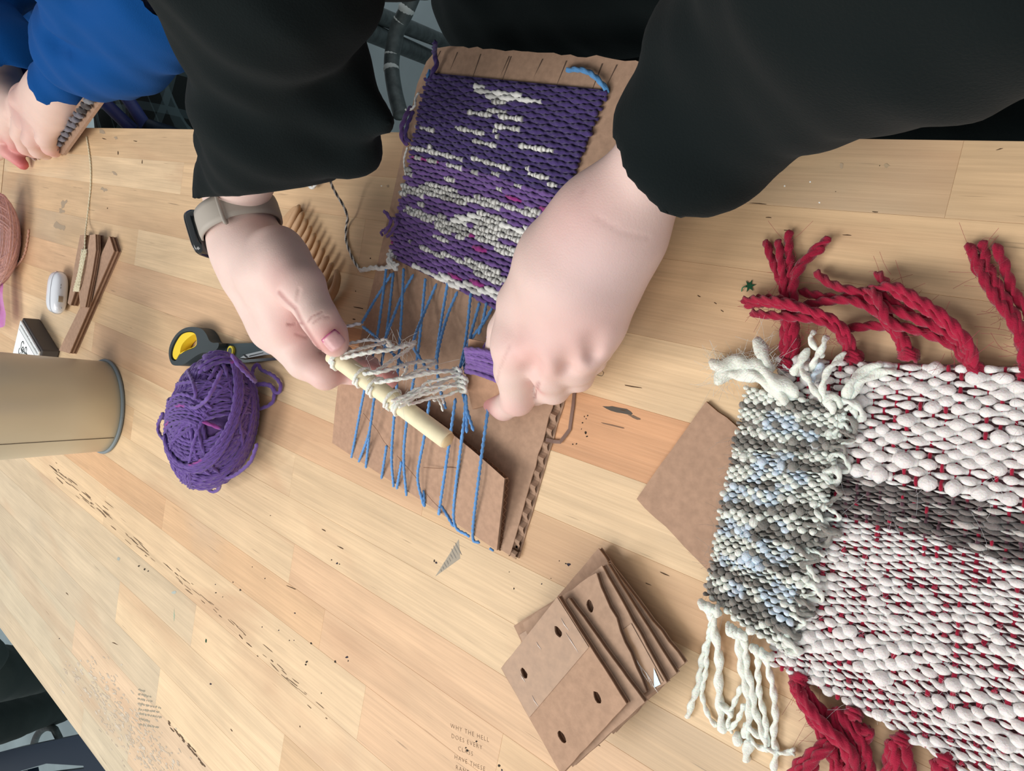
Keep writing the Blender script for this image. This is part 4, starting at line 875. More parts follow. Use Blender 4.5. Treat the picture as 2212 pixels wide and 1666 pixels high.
# ================================================================== large cardboard sheet under the woven band
p0, p1 = at(1525, 868, .003), at(1375, 1078, .003); u = p1 - p0; L_ = np.linalg.norm(u); u /= L_; v = np.array([-u[1], u[0], 0])
if v @ (at(1590, 940, .003) - p0) < 0: v = -v
BC = thing('cardboard_sheet', p0 * np.array([1, 1, 0]) + u * L_ / 2 + v * .06, 'plain brown cardboard sheet partly covered by the grey woven band', 'cardboard')
outl = edge_jag(p0, p1, 8, .0002) + edge_jag(p1, p1 + v * .118, 14, .0004) + edge_jag(p1 + v * .118, p0 + v * .118, 8, .0002) + edge_jag(p0 + v * .118, p0, 14, .0005)
for nm, z, tt, c in (('liner', .0003, .0006, (.9, .88, .87)), ('fluting', .0009, .0014, (.42, .35, .31)), ('liner', .0023, .0006, (.99, .955, .94))): plate(outl, tt, z, col=c).build(nm, M_CARD, BC, smooth=False)
# ================================================================== small things on the boards
ST = thing('foil_star', at(1620, 618, 0), 'tiny green metallic foil star on the bare wood', 'confetti'); c0 = at(1620, 618, 0); an = np.arange(12) * math.pi / 6 + .3
P = [c0 + px1(1620, 618, 0) * (14 if i % 2 == 0 else 5.5) * np.array([math.cos(a), math.sin(a), 0]) for i, a in enumerate(an)]
plate(P, .0004, .0004, col=S(52, 112, 82)).build('star', M_METAL, ST, smooth=False)
yarn(A3([(1612, 618, .001), (1604, 622, .002), (1602, 630, .0006)]), .0003, lobes=0, col=np.array(S(60, 130, 90))).build('thread', M_YARN, ST)
PS = thing('plastic_strip', at(1238, 880, 0), 'narrow bent brownish plastic strip beside the right edge of the cardboard loom', 'strip')
M_STRIP = mat('brown_film', S(132, 104, 92), .25, alpha=.85, coat=.3)
P = A3([(1216, 815, .004), (1232, 825, .0025), (1241, 838, .001), (1240, 858, .0006), (1238, 878, .0006), (1234, 905, .0006), (1231, 928, .0006), (1221, 942, .001), (1210, 955, .0015), (1196, 954, .0012), (1180, 950, .003)])
Q_ = P; mb = MB(); V = []
for i, p in enumerate(Q_):
    t = Q_[min(i + 1, len(Q_) - 1)] - Q_[max(i - 1, 0)]; n_ = np.array([-t[1], t[0], 0]); n_ = n_ / np.linalg.norm(n_) * .0013
    V += [p - n_, p + n_, p - n_ + [0, 0, .0004], p + n_ + [0, 0, .0004]]
mb.add(V, [q for i in range(len(Q_) - 1) for q in ([4 * i, 4 * i + 1, 4 * i + 5, 4 * i + 4], [4 * i + 2, 4 * i + 6, 4 * i + 7, 4 * i + 3], [4 * i, 4 * i + 4, 4 * i + 6, 4 * i + 2], [4 * i + 1, 4 * i + 3, 4 * i + 7, 4 * i + 5])]); mb.build('ribbon', M_STRIP, PS, smooth=False)
mb = MB(); tube(mb, smooth_path(A3([(1278, 806, .001), (1290, 810, .001), (1300, 812, .003), (1304, 806, .005), (1300, 800, .004)]), .001), .0002, 4, col=(.1, .06, .04)); 
yb = tag(thing('lint_curl', at(1290, 808, 0), 'tiny dark curl of lint right of the bare-wristed hand', 'lint')); mb.build('thread', M_YARN, yb)

# ================================================================== woven pieces at the right
RED = np.array(S(158, 26, 56)); WH = np.array(S(238, 232, 230))
def weave_rows(par, fn, nrows, nwarp, thick, zb, colfn, seed, amp=.0013, thin=.5, pref='weft_row', wobble=0.0, slub=.18, show=None):
    r = np.random.default_rng(seed); vals = [0.0]
    while vals[-1] < 1: vals.append(vals[-1] + thick(vals[-1], r) / nrows)
    vals = np.array(vals) / vals[-1]; H_ = np.linalg.norm(fn(.5, 1) - fn(.5, 0))
    for i in range(len(vals) - 1):
        v = (vals[i] + vals[i + 1]) / 2; rad = (vals[i + 1] - vals[i]) * H_ * .5; n = nwarp * 6; ph = i % 2
        K = r.normal(1, slub, nwarp + 3).clip(.6, 1.6); uu = np.linspace(-.004 + r.uniform(-.01, .004), 1.0 + r.uniform(-.003, .01), n); P = []; R = []; C = []
        for j, u in enumerate(uu):
            x = u * nwarp + ph; k = int(np.floor((x + 1) / 2)) % (nwarp + 3); a = math.cos(math.pi * x); q = max(0, a) ** .6
            th_ = thin if show is None else (.42 if show(i, round(u * nwarp)) else .86)
            ra = rad * K[k] * (th_ + (1.36 - th_) * q)
            p = fn(u, v + wobble * math.sin(u * 9 + i * .7)) + np.array([0, 0, zb + amp * a + ra * .35]); P.append(p); R.append(ra); C.append(colfn(i, k, u, v, r))
        mb = MB(); tube(mb, np.array(P), np.array(R), 8, 2, .10, max(.006, rad * 6), np.array(C)); mb.build(pref, M_WOOL, par)
    return vals
SCF = thing('woven_scarf', at(1950, 1150, 0), 'chunky white woven scarf with red warp, grey stripe and red fringe', 'scarf')
s_tl, s_bl = at(1690, 772, .004), at(1676, 1438, .004); s_tr, s_br = np.array([.030, .022, .004]), np.array([.060, -.200, .004])
s_tm, s_bm = at(2110, 790, .004), at(2050, 1640, .004)
def sf(u, v):            # v: 0 = near photographer's bottom edge, 1 = top edge; edges bow a little
    um = .47
    def e(a, b_, c): 
        t = u; return a * (1 - t) ** 2 + 2 * t * (1 - t) * (b_ * 2 - (a + c) / 2) + c * t * t
    return e(s_bl, s_bm * .9 + (s_bl + s_br) / 2 * .1, s_br) * (1 - v) + e(s_tl, s_tm * .9 + (s_tl + s_tr) / 2 * .1, s_tr) * v
prof = {}
def thick_s(v, r):
    base = 1.25 if .68 < v < .80 else (1.05 if v > .8 else .80)
    if .52 < v <= .68: base = .50
    if .36 < v <= .52: base = .66
    if .10 < v < .2: base = 1.05
    return base * r.uniform(.7, 1.35)
def shows(i, k): return ((i * 131 + k * 71 + (i * k) % 13) % 17) < 6
def greyz(u, v): return .545 - .015 * u < v < .675 - .025 * u
def col_s(i, k, u, v, r):
    if greyz(u, v): 
        return np.array(S(196, 190, 186)) * .95 if (k * 7 + i * 3) % 5 == 0 else np.array(S(112, 106, 104)) * (.8 + .4 * ((k * 5 + i) % 3) / 2)
    return WH * (.94 + .06 * ((k * 3 + i) % 4) / 3)
gridv = [sf(u, v) + np.array([0, 0, -.0030]) for v in np.linspace(0, 1, 24) for u in np.linspace(.01, .99, 24)]
mb = MB(); mb.add(gridv, [[j * 24 + i, j * 24 + i + 1, (j + 1) * 24 + i + 1, (j + 1) * 24 + i] for j in range(23) for i in range(23)], col=np.array([np.array(S(96, 90, 90)) if greyz(u, v) else np.array(S(170, 130, 136)) for v in np.linspace(0, 1, 24) for u in np.linspace(.01, .99, 24)])); mb.build('underside', M_WOOL, SCF)
NWS = 34
VALS = weave_rows(SCF, sf, 60, NWS, thick_s, .0022, col_s, 5, amp=.0012, thin=.5, show=shows, wobble=.003, slub=.25)
for k in range(NWS + 1):                                                # red warp, surfacing between the white slubs
    u = min(max(k / NWS, .004), .996); P = []; C = []
    for i in range(len(VALS) - 1):
        over = (k + i) % 2 == 1
        for f_ in (.2, .8):
            v = VALS[i] + (VALS[i + 1] - VALS[i]) * f_; P.append(sf(u, v) + np.array([0, 0, (.0040 if shows(i, k) else .0018) if over else .0008])); C.append(np.array(S(92, 62, 72)) if greyz(u, v) and (i + k) % 5 else RED)
    mb = MB(); tube(mb, np.array(P), .0014, 6, 2, .2, .006, np.array(C) * rnd.uniform(.85, 1.1), flat=.7); mb.build('warp_thread', M_WOOL, SCF)
def lock(par, pts, n, r, col, spread, name='fringe_strand', m_=M_YARN, **k):
    """a tassel: n strands side by side following one course"""
    P0 = np.array(A3(pts)); T = np.gradient(P0, axis=0); nn = np.stack([-T[:, 1], T[:, 0], 0 * T[:, 0]], 1); nn /= np.linalg.norm(nn, axis=1)[:, None] + 1e-9
    for j in range(n):
        o = (j - (n - 1) / 2) * spread; f_ = np.linspace(.55, 1.0, len(P0))[:, None]
        P = P0 + nn * o * f_ + np.array([0, 0, 1.]) * (rnd.uniform(0, .0015) + (j % 2) * r * .8)
        yarn(P, r, step=r * .6, sides=12, lobes=3, amp=.36, pitch=r * 3.4, col=np.array(col) * rnd.uniform(.88, 1.1), jit=.0002, **k).build(name, m_, par)
z1, z2, z3 = .0035, .008, .013
for pts, n in (([(1690, 785, .006), (1694, 740, .010), (1697, 690, .009), (1693, 630, .007), (1676, 580, .005), (1664, 545, .0035), (1657, 520, .0035)], 1), ([(1700, 785, .006), (1704, 740, .011), (1704, 690, .010), (1700, 630, .008), (1690, 570, .006), (1684, 520, .0035)], 1),
               ([(1708, 780, .006), (1712, 720, .012), (1712, 650, .010), (1708, 580, .006), (1704, 530, .0045), (1705, 499, .0035)], 1), ([(1716, 785, .006), (1718, 720, .010), (1716, 650, .010), (1722, 600, .008), (1745, 560, .005), (1775, 530, .0035), (1796, 517, .0035)], 1), ([(1722, 780, .005), (1720, 720, .007), (1714, 660, .006), (1720, 590, .006), (1740, 565, .004), (1780, 535, .0035)], 1),
               ([(1838, 770, .007), (1826, 735, .014), (1800, 705, .017), (1760, 690, .017), (1700, 683, .017), (1650, 678, .014), (1626, 675, .008)], 1), ([(1842, 765, .007), (1834, 730, .014), (1808, 698, .017), (1760, 675, .018), (1700, 660, .018), (1650, 655, .012), (1612, 660, .006)], 1), ([(1834, 768, .006), (1818, 728, .012), (1790, 695, .015), (1740, 668, .018), (1690, 652, .018), (1640, 648, .012), (1607, 650, .006)], 1), ([(1842, 760, .006), (1820, 712, .012), (1780, 688, .014), (1730, 663, .016), (1680, 645, .014), (1632, 645, .008)], 1),
               ([(1970, 765, .007), (1955, 735, .010), (1925, 690, .010), (1900, 655, .012), (1880, 635, .012), (1830, 625, .012), (1790, 610, .008), (1765, 588, .004)], 1), ([(1962, 765, .007), (1945, 720, .010), (1920, 690, .013), (1850, 650, .014), (1790, 650, .013), (1730, 662, .010)], 1), ([(1950, 760, .007), (1930, 715, .009), (1860, 640, .011), (1820, 645, .010), (1770, 640, .008), (1728, 628, .004)], 1), ([(1955, 765, .005), (1930, 712, .006), (1880, 704, .006), (1840, 708, .006), (1800, 706, .005)], 1),
               ([(2100, 790, .008), (2085, 745, .014), (2060, 715, .018), (2020, 680, .020), (1970, 650, .018), (1925, 625, .014), (1905, 600, .008), (1896, 592, .005)], 1), ([(2108, 795, .008), (2095, 748, .016), (2060, 705, .020), (2020, 670, .022), (1970, 638, .020), (1930, 620, .018), (1890, 625, .014), (1862, 630, .010)], 1), ([(2095, 790, .007), (2070, 740, .012), (2020, 705, .014), (1960, 680, .015), (1900, 655, .014), (1870, 640, .012)], 1),
               ([(2090, 788, .007), (2060, 745, .010), (1990, 715, .013), (1940, 705, .016), (1915, 690, .019), (1900, 655, .020), (1885, 630, .016), (1866, 632, .010)], 1), ([(2104, 792, .007), (2076, 745, .010), (2030, 700, .012), (1990, 690, .012), (1940, 660, .012), (1900, 632, .012)], 1),
               ([(2212, 800, .007), (2206, 740, .012), (2180, 680, .012), (2150, 640, .010), (2125, 600, .008), (2110, 560, .005), (2090, 528, .0035)], 1), ([(2222, 800, .007), (2210, 720, .012), (2185, 670, .010), (2155, 620, .008), (2130, 570, .005), (2122, 522, .0035)], 1), ([(2215, 795, .006), (2196, 710, .009), (2165, 655, .008), (2140, 605, .006), (2112, 580, .004), (2108, 545, .0035)], 1), ([(2240, 760, .006), (2225, 680, .008), (2190, 630, .006), (2168, 570, .005), (2148, 528, .0035)], 1)):
    lock(SCF, pts, n, .00235, RED, 0)
for pts, n in (([(1722, 1478, .008), (1760, 1540, .008), (1800, 1610, .006), (1830, 1690, .004)], 3), ([(1716, 1470, .006), (1745, 1520, .012), (1785, 1570, .013), (1835, 1620, .011), (1850, 1690, .006)], 2), ([(1800, 1530, .006), (1820, 1570, .008), (1850, 1610, .007), (1862, 1690, .006)], 4), ([(1830, 1545, .006), (1862, 1580, .006), (1880, 1575, .005), (1840, 1620, .005), (1820, 1690, .004)], 2), ([(1760, 1640, .008), (1735, 1660, .010), (1720, 1690, .008)], 3),
               ([(1800, 1600, .010), (1760, 1630, .012), (1730, 1670, .010), (1710, 1700, .006)], 2), ([(1938, 1600, .007), (1945, 1640, .007), (1950, 1690, .005)], 4), ([(1930, 1602, .005), (1925, 1650, .005), (1915, 1695, .004)], 2), ([(2030, 1640, .006), (2045, 1670, .006), (2060, 1700, .005)], 4), ([(1720, 1475, .005), (1752, 1510, .006), (1800, 1560, .005), (1862, 1580, .004)], 2)):
    lock(SCF, pts, n, .0026, RED, .0038)
for (x, y) in ((1700, 790), (1842, 772), (1962, 768), (2104, 798), (2218, 806), (1725, 1470), (1840, 1545), (1945, 1602), (2040, 1645)):     # hitch knots
    for k in range(3): yarn(A3([(x - 16, y - 6 + k * 6, .004), (x - 6, y - 10 + k * 6, .009), (x + 8, y - 8 + k * 6, .010), (x + 18, y - 2 + k * 6, .004)]), .0023, sides=10, col=RED * rnd.uniform(.85, 1)).build('fringe_knot', M_YARN, SCF)
for x0, y0, x1, y1, v in ((1752, 1475, 1756, 1500, 0), ): pass
pts = np.concatenate([smooth_path(A3(q), .003) for q in ([(1700, 780, .012), (1705, 520, .004)], [(1840, 765, .012), (1620, 660, .01)], [(2100, 790, .014), (1900, 600, .01)], [(2215, 800, .01), (2110, 530, .004)], [(1720, 1475, .01), (1850, 1690, .006)])])
tag(fuzz(pts, 420, .004, .007, .00008, RED * 1.1).build('stray_fibre', M_YARN, SCF), kind='stuff')
pts = np.array([sf(rnd.random(), rnd.random()) + [0, 0, .006] for _ in range(300)]); tag(fuzz(pts, 420, .003, .008, .00006, WH * .95).build('stray_fibre', M_WOOL, SCF), kind='stuff')
# --- grey and white band lying over the scarf's end
BND = thing('woven_band', at(1670, 1100, 0), 'narrow grey, white and pale blue woven band with white fringe at both ends', 'band')
b_tl, b_tr, b_br, b_bl = at(1606, 835, .011), at(1832, 880, .011), at(1704, 1418, .011), at(1516, 1290, .011)
b_ml, b_mr = at(1558, 1062, .011), at(1782, 1110, .011)
def bf(u, v):
    def e(a, b_, c): return a * (1 - v) ** 2 + 2 * v * (1 - v) * (b_ * 2 - (a + c) / 2) + c * v * v
    return e(b_bl, b_ml, b_tl) * (1 - u) + e(b_br, b_mr, b_tr) * u - np.array([0, 0, .006 * max(0, 1 - u * 2.2)])
GR, LB = np.array(S(138, 136, 130)), np.array(S(212, 227, 240))
BP = [(.45, .86, .16), (.72, .82, .10), (.40, .66, .16), (.30, .60, .07), (.55, .70, .09), (.45, .52, .13), (.15, .50, .12), (.25, .36, .16), (.70, .30, .12), (.55, .33, .08), (.12, .34, .1), (.45, .24, .13), (.82, .2, .12), (.75, .13, .16), (.35, .1, .1), (.65, .42, .08), (.2, .2, .1), (.88, .12, .08), (.7, .63, .1), (.6, .56, .08)]
def col_b(i, k, u, v, r):
    for a, b_, w_ in BP:
        if abs(u - a) < w_ and abs(v - b_) < w_ * .22 + .008 and (i * 5 + k) % 4: return LB * (.92 + .08 * (k % 2))
    h = ((i * 37 + k * 101) % 17) / 17.0; g = .40 + .18 * math.sin(v * 19) + .12 * math.sin(v * 43 + u * 5)
    return GR * (.7 + .5 * ((i + k) % 3) / 2) if h < g else np.array(S(236, 238, 230)) * (.95 + .05 * (k % 2))
gridv = [bf(u, v) - np.array([0, 0, .0015]) for v in np.linspace(0, 1, 16) for u in np.linspace(.01, .99, 12)]
mb = MB(); mb.add(gridv, [[j * 12 + i, j * 12 + i + 1, (j + 1) * 12 + i + 1, (j + 1) * 12 + i] for j in range(15) for i in range(11)], col=GR * .5); mb.build('underside', M_WOOL, BND)
weave_rows(BND, bf, 60, 20, lambda v, r: r.uniform(.65, 1.4), .0010, col_b, 9, amp=.0010, thin=.66, wobble=.004, slub=.24)
for k in range(26):                                                     # loopy selvage along the right side
    v = (k + rnd.random()) / 26; p = bf(1.0, v) + rng.normal(0, .0015, 3) * [1, 1, .3]; yarn(np.array([p + [-.004, .002, .003], p + [.002, .001, .004], p + [.004, -.002, .001], p + [-.002, -.004, .003]]) + rng.normal(0, .0018, (4, 3)) * [1, 1, .4], rnd.uniform(.0009, .0021), sides=8, lobes=2, col=np.array(S(232, 234, 226)) if rnd.random() < .6 else GR).build('selvage_loop', M_WOOL, BND)
FW = np.array(S(236, 238, 228))
def frg(pts, r, c=FW, jit=.0004, **k): yarn(A3(pts), r * 1.12, step=r * .5, sides=10, lobes=2, amp=.30, pitch=r * 5.5, col=c * rnd.uniform(.95, 1.02), jit=jit, **k).build('fringe_strand', M_WOOL, BND)
for pts, r in (([(1548, 1310, .010), (1538, 1345, .008), (1530, 1385, .006), (1518, 1430, .004), (1510, 1470, .004), (1496, 1520, .003), (1484, 1552, .003)], .0018), ([(1532, 1312, .010), (1542, 1350, .008), (1548, 1390, .006), (1552, 1430, .004), (1552, 1480, .004), (1556, 1530, .003), (1562, 1580, .003)], .0024), ([(1540, 1315, .008), (1528, 1400, .006), (1524, 1450, .004), (1516, 1500, .003), (1530, 1545, .003), (1548, 1570, .003)], .0014),
               ([(1590, 1365, .010), (1596, 1400, .007), (1602, 1450, .005), (1612, 1490, .004), (1618, 1530, .004), (1614, 1570, .004), (1604, 1590, .003)], .0021), ([(1606, 1370, .010), (1612, 1420, .006), (1622, 1480, .005), (1632, 1530, .004), (1645, 1580, .004), (1658, 1620, .003)], .0019), ([(1604, 1480, .004), (1588, 1515, .003), (1578, 1545, .003), (1574, 1568, .003), (1580, 1585, .003)], .0014), ([(1606, 1520, .006), (1598, 1545, .005), (1584, 1570, .004), (1576, 1580, .003)], .0013),
               ([(1642, 1405, .009), (1636, 1450, .006), (1642, 1500, .004), (1652, 1545, .004), (1656, 1590, .003), (1658, 1615, .003)], .0016), ([(1650, 1410, .009), (1662, 1450, .006), (1674, 1500, .004), (1676, 1545, .004), (1672, 1590, .003), (1678, 1625, .003), (1672, 1666, .003)], .0018), ([(1612, 1570, .004), (1618, 1595, .003), (1640, 1615, .003), (1662, 1620, .004), (1684, 1628, .003), (1706, 1625, .003), (1714, 1615, .003)], .0014), ([(1706, 1626, .003), (1718, 1634, .003)], .0011), ([(1590, 1580, .003), (1594, 1600, .003), (1598, 1610, .003)], .0024), ([(1620, 1600, .003), (1612, 1625, .003), (1610, 1645, .003)], .0026), ([(1610, 1565, .004), (1630, 1582, .004), (1645, 1588, .003)], .0021), ([(1555, 1520, .003), (1572, 1535, .003), (1580, 1550, .003)], .002)): frg(pts, r)
for x, y in ((1535, 1310), (1590, 1360), (1645, 1405)):                 # knots heading the near fringe
    for k in range(4): frg([(x - 18 + k * 9, y - 12 + k * 5, .012), (x - 14 + k * 9, y + 2 + k * 3, .015), (x - 6 + k * 8, y + 14 + k * 2, .011)], .0022, jit=.0003)
for pts, r in (([(1720, 850, .014), (1690, 830, .016), (1660, 812, .016), (1630, 790, .014), (1615, 780, .012)], .0038), ([(1700, 870, .014), (1660, 825, .016), (1620, 810, .014), (1585, 805, .010), (1560, 812, .008), (1548, 828, .006)], .0036), ([(1645, 815, .012), (1600, 790, .010), (1560, 790, .008), (1540, 785, .006)], .0048), ([(1665, 800, .014), (1650, 770, .014), (1640, 745, .012), (1644, 732, .010)], .0032), ([(1775, 865, .014), (1760, 845, .018), (1740, 815, .018), (1732, 790, .016), (1728, 778, .014)], .0016),
               ([(1712, 810, .014), (1725, 785, .016), (1738, 770, .016), (1750, 758, .014)], .0020), ([(1750, 800, .013), (1762, 775, .016), (1778, 750, .017), (1782, 735, .016), (1788, 726, .014)], .0016), ([(1775, 770, .014), (1758, 750, .015), (1752, 730, .015), (1760, 715, .014)], .0015), ([(1785, 870, .016), (1778, 840, .018), (1788, 800, .018), (1805, 780, .016), (1822, 762, .013)], .0016), ([(1822, 862, .014), (1832, 838, .016), (1848, 815, .014), (1872, 798, .012), (1905, 785, .010)], .0024), ([(1830, 866, .013), (1846, 842, .014), (1862, 824, .013), (1890, 808, .011), (1930, 800, .009)], .0022),
               ([(1800, 890, .014), (1790, 870, .017), (1800, 860, .016), (1815, 880, .013)], .0026), ([(1750, 832, .013), (1756, 812, .016), (1768, 800, .014), (1776, 785, .013)], .0017)):
    frg(pts, r, c=LB if pts[0][0] == 1750 and pts[0][1] == 832 else FW)
pts = np.array([bf(rnd.random(), rnd.random()) + [0, 0, .004] for _ in range(300)]); tag(fuzz(pts, 900, .002, .006, .00006, GR * 1.1).build('stray_fibre', M_WOOL, BND), kind='stuff')
pts = np.concatenate([smooth_path(A3(q), .002) for q in ([(1548, 828, .008), (1620, 790, .012)], [(1644, 740, .012), (1660, 800, .014)], [(1540, 785, .008), (1600, 795, .01)])]); tag(fuzz(pts, 300, .003, .009, .00007, FW).build('stray_fibre', M_WOOL, BND), kind='stuff')
# ================================================================== seats beyond and before the table
M_DARKMET = mat('worn_grey_paint', S(86, 94, 94), .5, metal=.3, var=(55, .35), bump=(120, .0004))
M_NAVY = mat('navy_steel', S(8, 30, 50), .45, metal=.1)
def rod_part(name, pts, r, m_, par, col=(1, 1, 1), sides=12):
    mb = MB(); tube(mb, smooth_path(pts, .02), r, sides, col=col); return mb.build(name, m_, par)
STL = thing('stool', (-1.52, .50, FLOOR), 'paint splashed grey tubular stool between the two sleeves of the black sweatshirt', 'stool')
f1, f2 = at(962, 92, FLOOR + .02), at(940, 130, FLOOR + .02)
t1, t2 = at(640, -38, -.26), at(640, 2, -.26)
rod_part('leg', [f1, (f1 + t1) / 2, t1], .017, M_DARKMET, STL); rod_part('leg', [f2, (f2 + t2) / 2, t2], .019, M_DARKMET, STL)
rung = smooth_path(A3([(900, -30, -.50), (876, 27, -.50), (860, 58, -.50), (850, 100, -.50), (846, 144, -.50), (853, 198, -.50), (866, 250, -.50)]), .004)
rod_part('foot_rung', rung, .0145, M_DARKMET, STL)
f3 = f1 + np.array([-.40, .28, 0]); t3 = t1 + np.array([-.22, .16, 0]); f4 = f2 + np.array([-.42, .1, 0]); t4 = t2 + np.array([-.24, .05, 0])
rod_part('leg', [f3, (f3 + t3) / 2, t3], .017, M_DARKMET, STL); rod_part('leg', [f4, (f4 + t4) / 2, t4], .017, M_DARKMET, STL)
sc_ = (t1 + t2 + t3 + t4) / 4; ring_surf([(0, sc_[2]), (.17, sc_[2]), (.18, sc_[2] + .012), (.17, sc_[2] + .028), (0, sc_[2] + .03)], 40, c=sc_[:2]).build('seat', M_DARKMET, STL)
PNT = (.62, .66, .64)
for y0, y1 in ((8, 34), (40, 50), (112, 128), (138, 160)):                # dried paint runs on the rung
    P = np.array([p for p in rung if y0 <= proj(p)[1] <= y1]); n = len(P); q = np.linspace(-1, 1, n); w_ = np.array([rnd.uniform(-.0012, .0008) for _ in range(n)])
    mb = MB(); tube(mb, P + [0, 0, .001], .0118 + .0036 * np.sqrt(np.clip(1 - q ** 2, 0, 1)) + w_, 16, col=PNT); mb.build('drip_and_glint', M_GEN, STL)
mb = MB(); p = f1 + (t1 - f1) * .17; tube(mb, np.array([p + (t1 - f1) * k for k in (-.006, -.003, 0, .003, .006)]) + [.004, -.004, .004], np.array([.004, .011, .014, .011, .004]), 12, col=(.8, .8, .75)); mb.build('drip_and_glint', M_GEN, STL)  # this blob is a painted-on highlight of the leg, not dried paint
ST2 = thing('stool', (-1.55, .30, FLOOR), 'dark navy metal stool frame beside the plaid trousers', 'stool')
for a, b_, r in (((244, 165), (312, 268), .012), ((210, 206), (292, 285), .012)):
    p, q = at(*a, -.055), at(*b_, -.085)
    rod_part('frame_rail', [p, (p + q) / 2, q], r * .8, mat('indigo_steel', S(46, 58, 118), .45), ST2)
for b_ in ((312, 268), (292, 285)): q = at(*b_, -.085); rod_part('leg', [q, q + [.0, -.01, -.3], np.array([q[0], q[1] - .02, FLOOR + .01])], .0095, M_NAVY, ST2)
p = at(244, 165, -.28); ring_surf([(0, -.275), (.15, -.275), (.16, -.262), (.15, -.25), (0, -.248)], 36, c=p[:2] + np.array([-.06, .08])).build('seat', M_NAVY, ST2)
for dx, dy in ((-.2, .0), (-.1, .2)): rod_part('leg', [np.array([p[0] + dx, p[1] + dy, -.27]), np.array([p[0] + dx * 1.2, p[1] + dy * 1.2, -.6]), np.array([p[0] + dx * 1.3, p[1] + dy * 1.3, FLOOR + .01])], .012, M_NAVY, ST2)
ST3 = thing('stool', (*at(110, 1640, -.45)[:2], FLOOR), 'navy blue metal stool at the lower left table edge', 'stool')
def barpoly(pts, z, h, name, m_, par, col=(1, 1, 1)):
    P = [at(x, y, z) for x, y in pts]; V = P + [p - np.array([0, 0, h]) for p in P]; n = len(P); mb = MB()
    mb.add(V, col=col, poly=[list(range(n))[::-1], [n + i for i in range(n)]] + [[i, (i + 1) % n, n + (i + 1) % n, n + i] for i in range(n)]); return mb.build(name, m_, par, smooth=False)
barpoly([(-40, 1636), (28, 1618), (172, 1588), (240, 1572), (290, 1640), (268, 1660), (100, 1650), (-40, 1690)], -.45, .03, 'seat_rail', M_NAVY, ST3)
barpoly([(-40, 1690), (60, 1664), (70, 1720), (-40, 1740)], -.45, .03, 'seat_rail', M_NAVY, ST3)
barpoly([(178, 1640), (300, 1630), (330, 1720), (190, 1720)], -.46, .03, 'seat_rail', M_NAVY, ST3)
barpoly([(60, 1676), (190, 1660), (196, 1720), (64, 1720)], -.47, .02, 'seat_rail', M_NAVY, ST3)
rod_part('foot_loop', A3([(66, 1640, -.60), (72, 1612, -.60), (82, 1586, -.58), (100, 1572, -.57), (118, 1576, -.57), (128, 1596, -.58), (136, 1640, -.60)]), .012, M_DARKMET, ST3)
for k, (x, y) in enumerate(((20, 1650), (230, 1600), (150, 1760), (300, 1740))):
    p = at(x, y, -.48); rod_part('leg', [p, p + np.array([0, 0, -.2]), np.array([p[0], p[1], FLOOR + .01])], .013, M_NAVY, ST3)

# ================================================================== people
SKIN = np.array(S(226, 199, 190)); ROSE = np.array(S(214, 140, 138)); COOL_SHADE = np.array(S(206, 182, 182))
def hand_colour(V, base, spots):
    C = np.tile(base, (len(V), 1))
    for p, rad, c, k in spots:
        w_ = np.exp(-((V - np.array(p)) ** 2).sum(1) / rad ** 2)[:, None] * k; C = C * (1 - w_) + np.array(c) * w_
    return C
def solid(lo, hi, h, build, it=2):
    s = SDF(lo, hi, h); build(s); V, Q = s.nets(); V = relax(V, Q, it); return V, Q
def bounds(chs, pad):
    P = np.array([p for ch in chs for p, r in ch]); return P.min(0) - pad, P.max(0) + pad
def K(l): return [(at(x, y, z), r) for x, y, z, r in l]
# ---- the weaver's hands
R_arm = K([(575, 240, .145, .030), (535, 340, .122, .0265), (510, 420, .106, .0245), (520, 490, .100, .0228), (538, 545, .096, .0245)])
R_palm = [K([(524, 520, .099, .0225), (545, 600, .094, .0225), (590, 710, .082, .0185)]), K([(535, 525, .100, .0225), (585, 590, .098, .026), (625, 680, .088, .020)]), K([(530, 530, .088, .0205), (555, 620, .072, .022), (600, 720, .060, .018)]),
          K([(540, 535, .10, .021), (606, 572, .104, .0220), (648, 622, .105, .0180)]), K([(600, 600, .098, .020), (625, 690, .084, .020), (650, 740, .076, .016)])]
R_thumb = K([(600, 545, .104, .020), (650, 618, .108, .0165), (690, 688, .103, .0128), (712, 722, .096, .0122), (724, 742, .091, .0098)])
R_fing = [K([(590, 700, .083, .0175), (660, 778, .074, .0150), (702, 808, .068, .0118), (735, 800, .054, .0098), (760, 785, .049, .0085)]),
          K([(590, 710, .064, .017), (665, 775, .054, .0138), (720, 798, .048, .0112), (790, 808, .044, .0098), (838, 818, .043, .0082)]),
          K([(575, 690, .052, .015), (650, 755, .036, .0120), (730, 775, .032, .0105), (800, 792, .034, .0085)]),
          K([(560, 670, .042, .013), (625, 735, .026, .0110), (690, 755, .022, .0095), (745, 765, .024, .0075)])]
def build_R(s):
    s.chain(R_arm, .02)
    for c in R_palm: s.chain(c, .016)
    f = s.like()
    for c in R_fing:
        g = s.like(); g.chain(c, .005); f.merge(g, .0012)
    s.merge(f, .007); t = s.like(); t.chain(R_thumb, .008); s.merge(t, .0035)
lo, hi = bounds([R_arm, R_thumb] + R_palm + R_fing, .035); VR, QR = solid(lo, hi, .0014, build_R, 2)
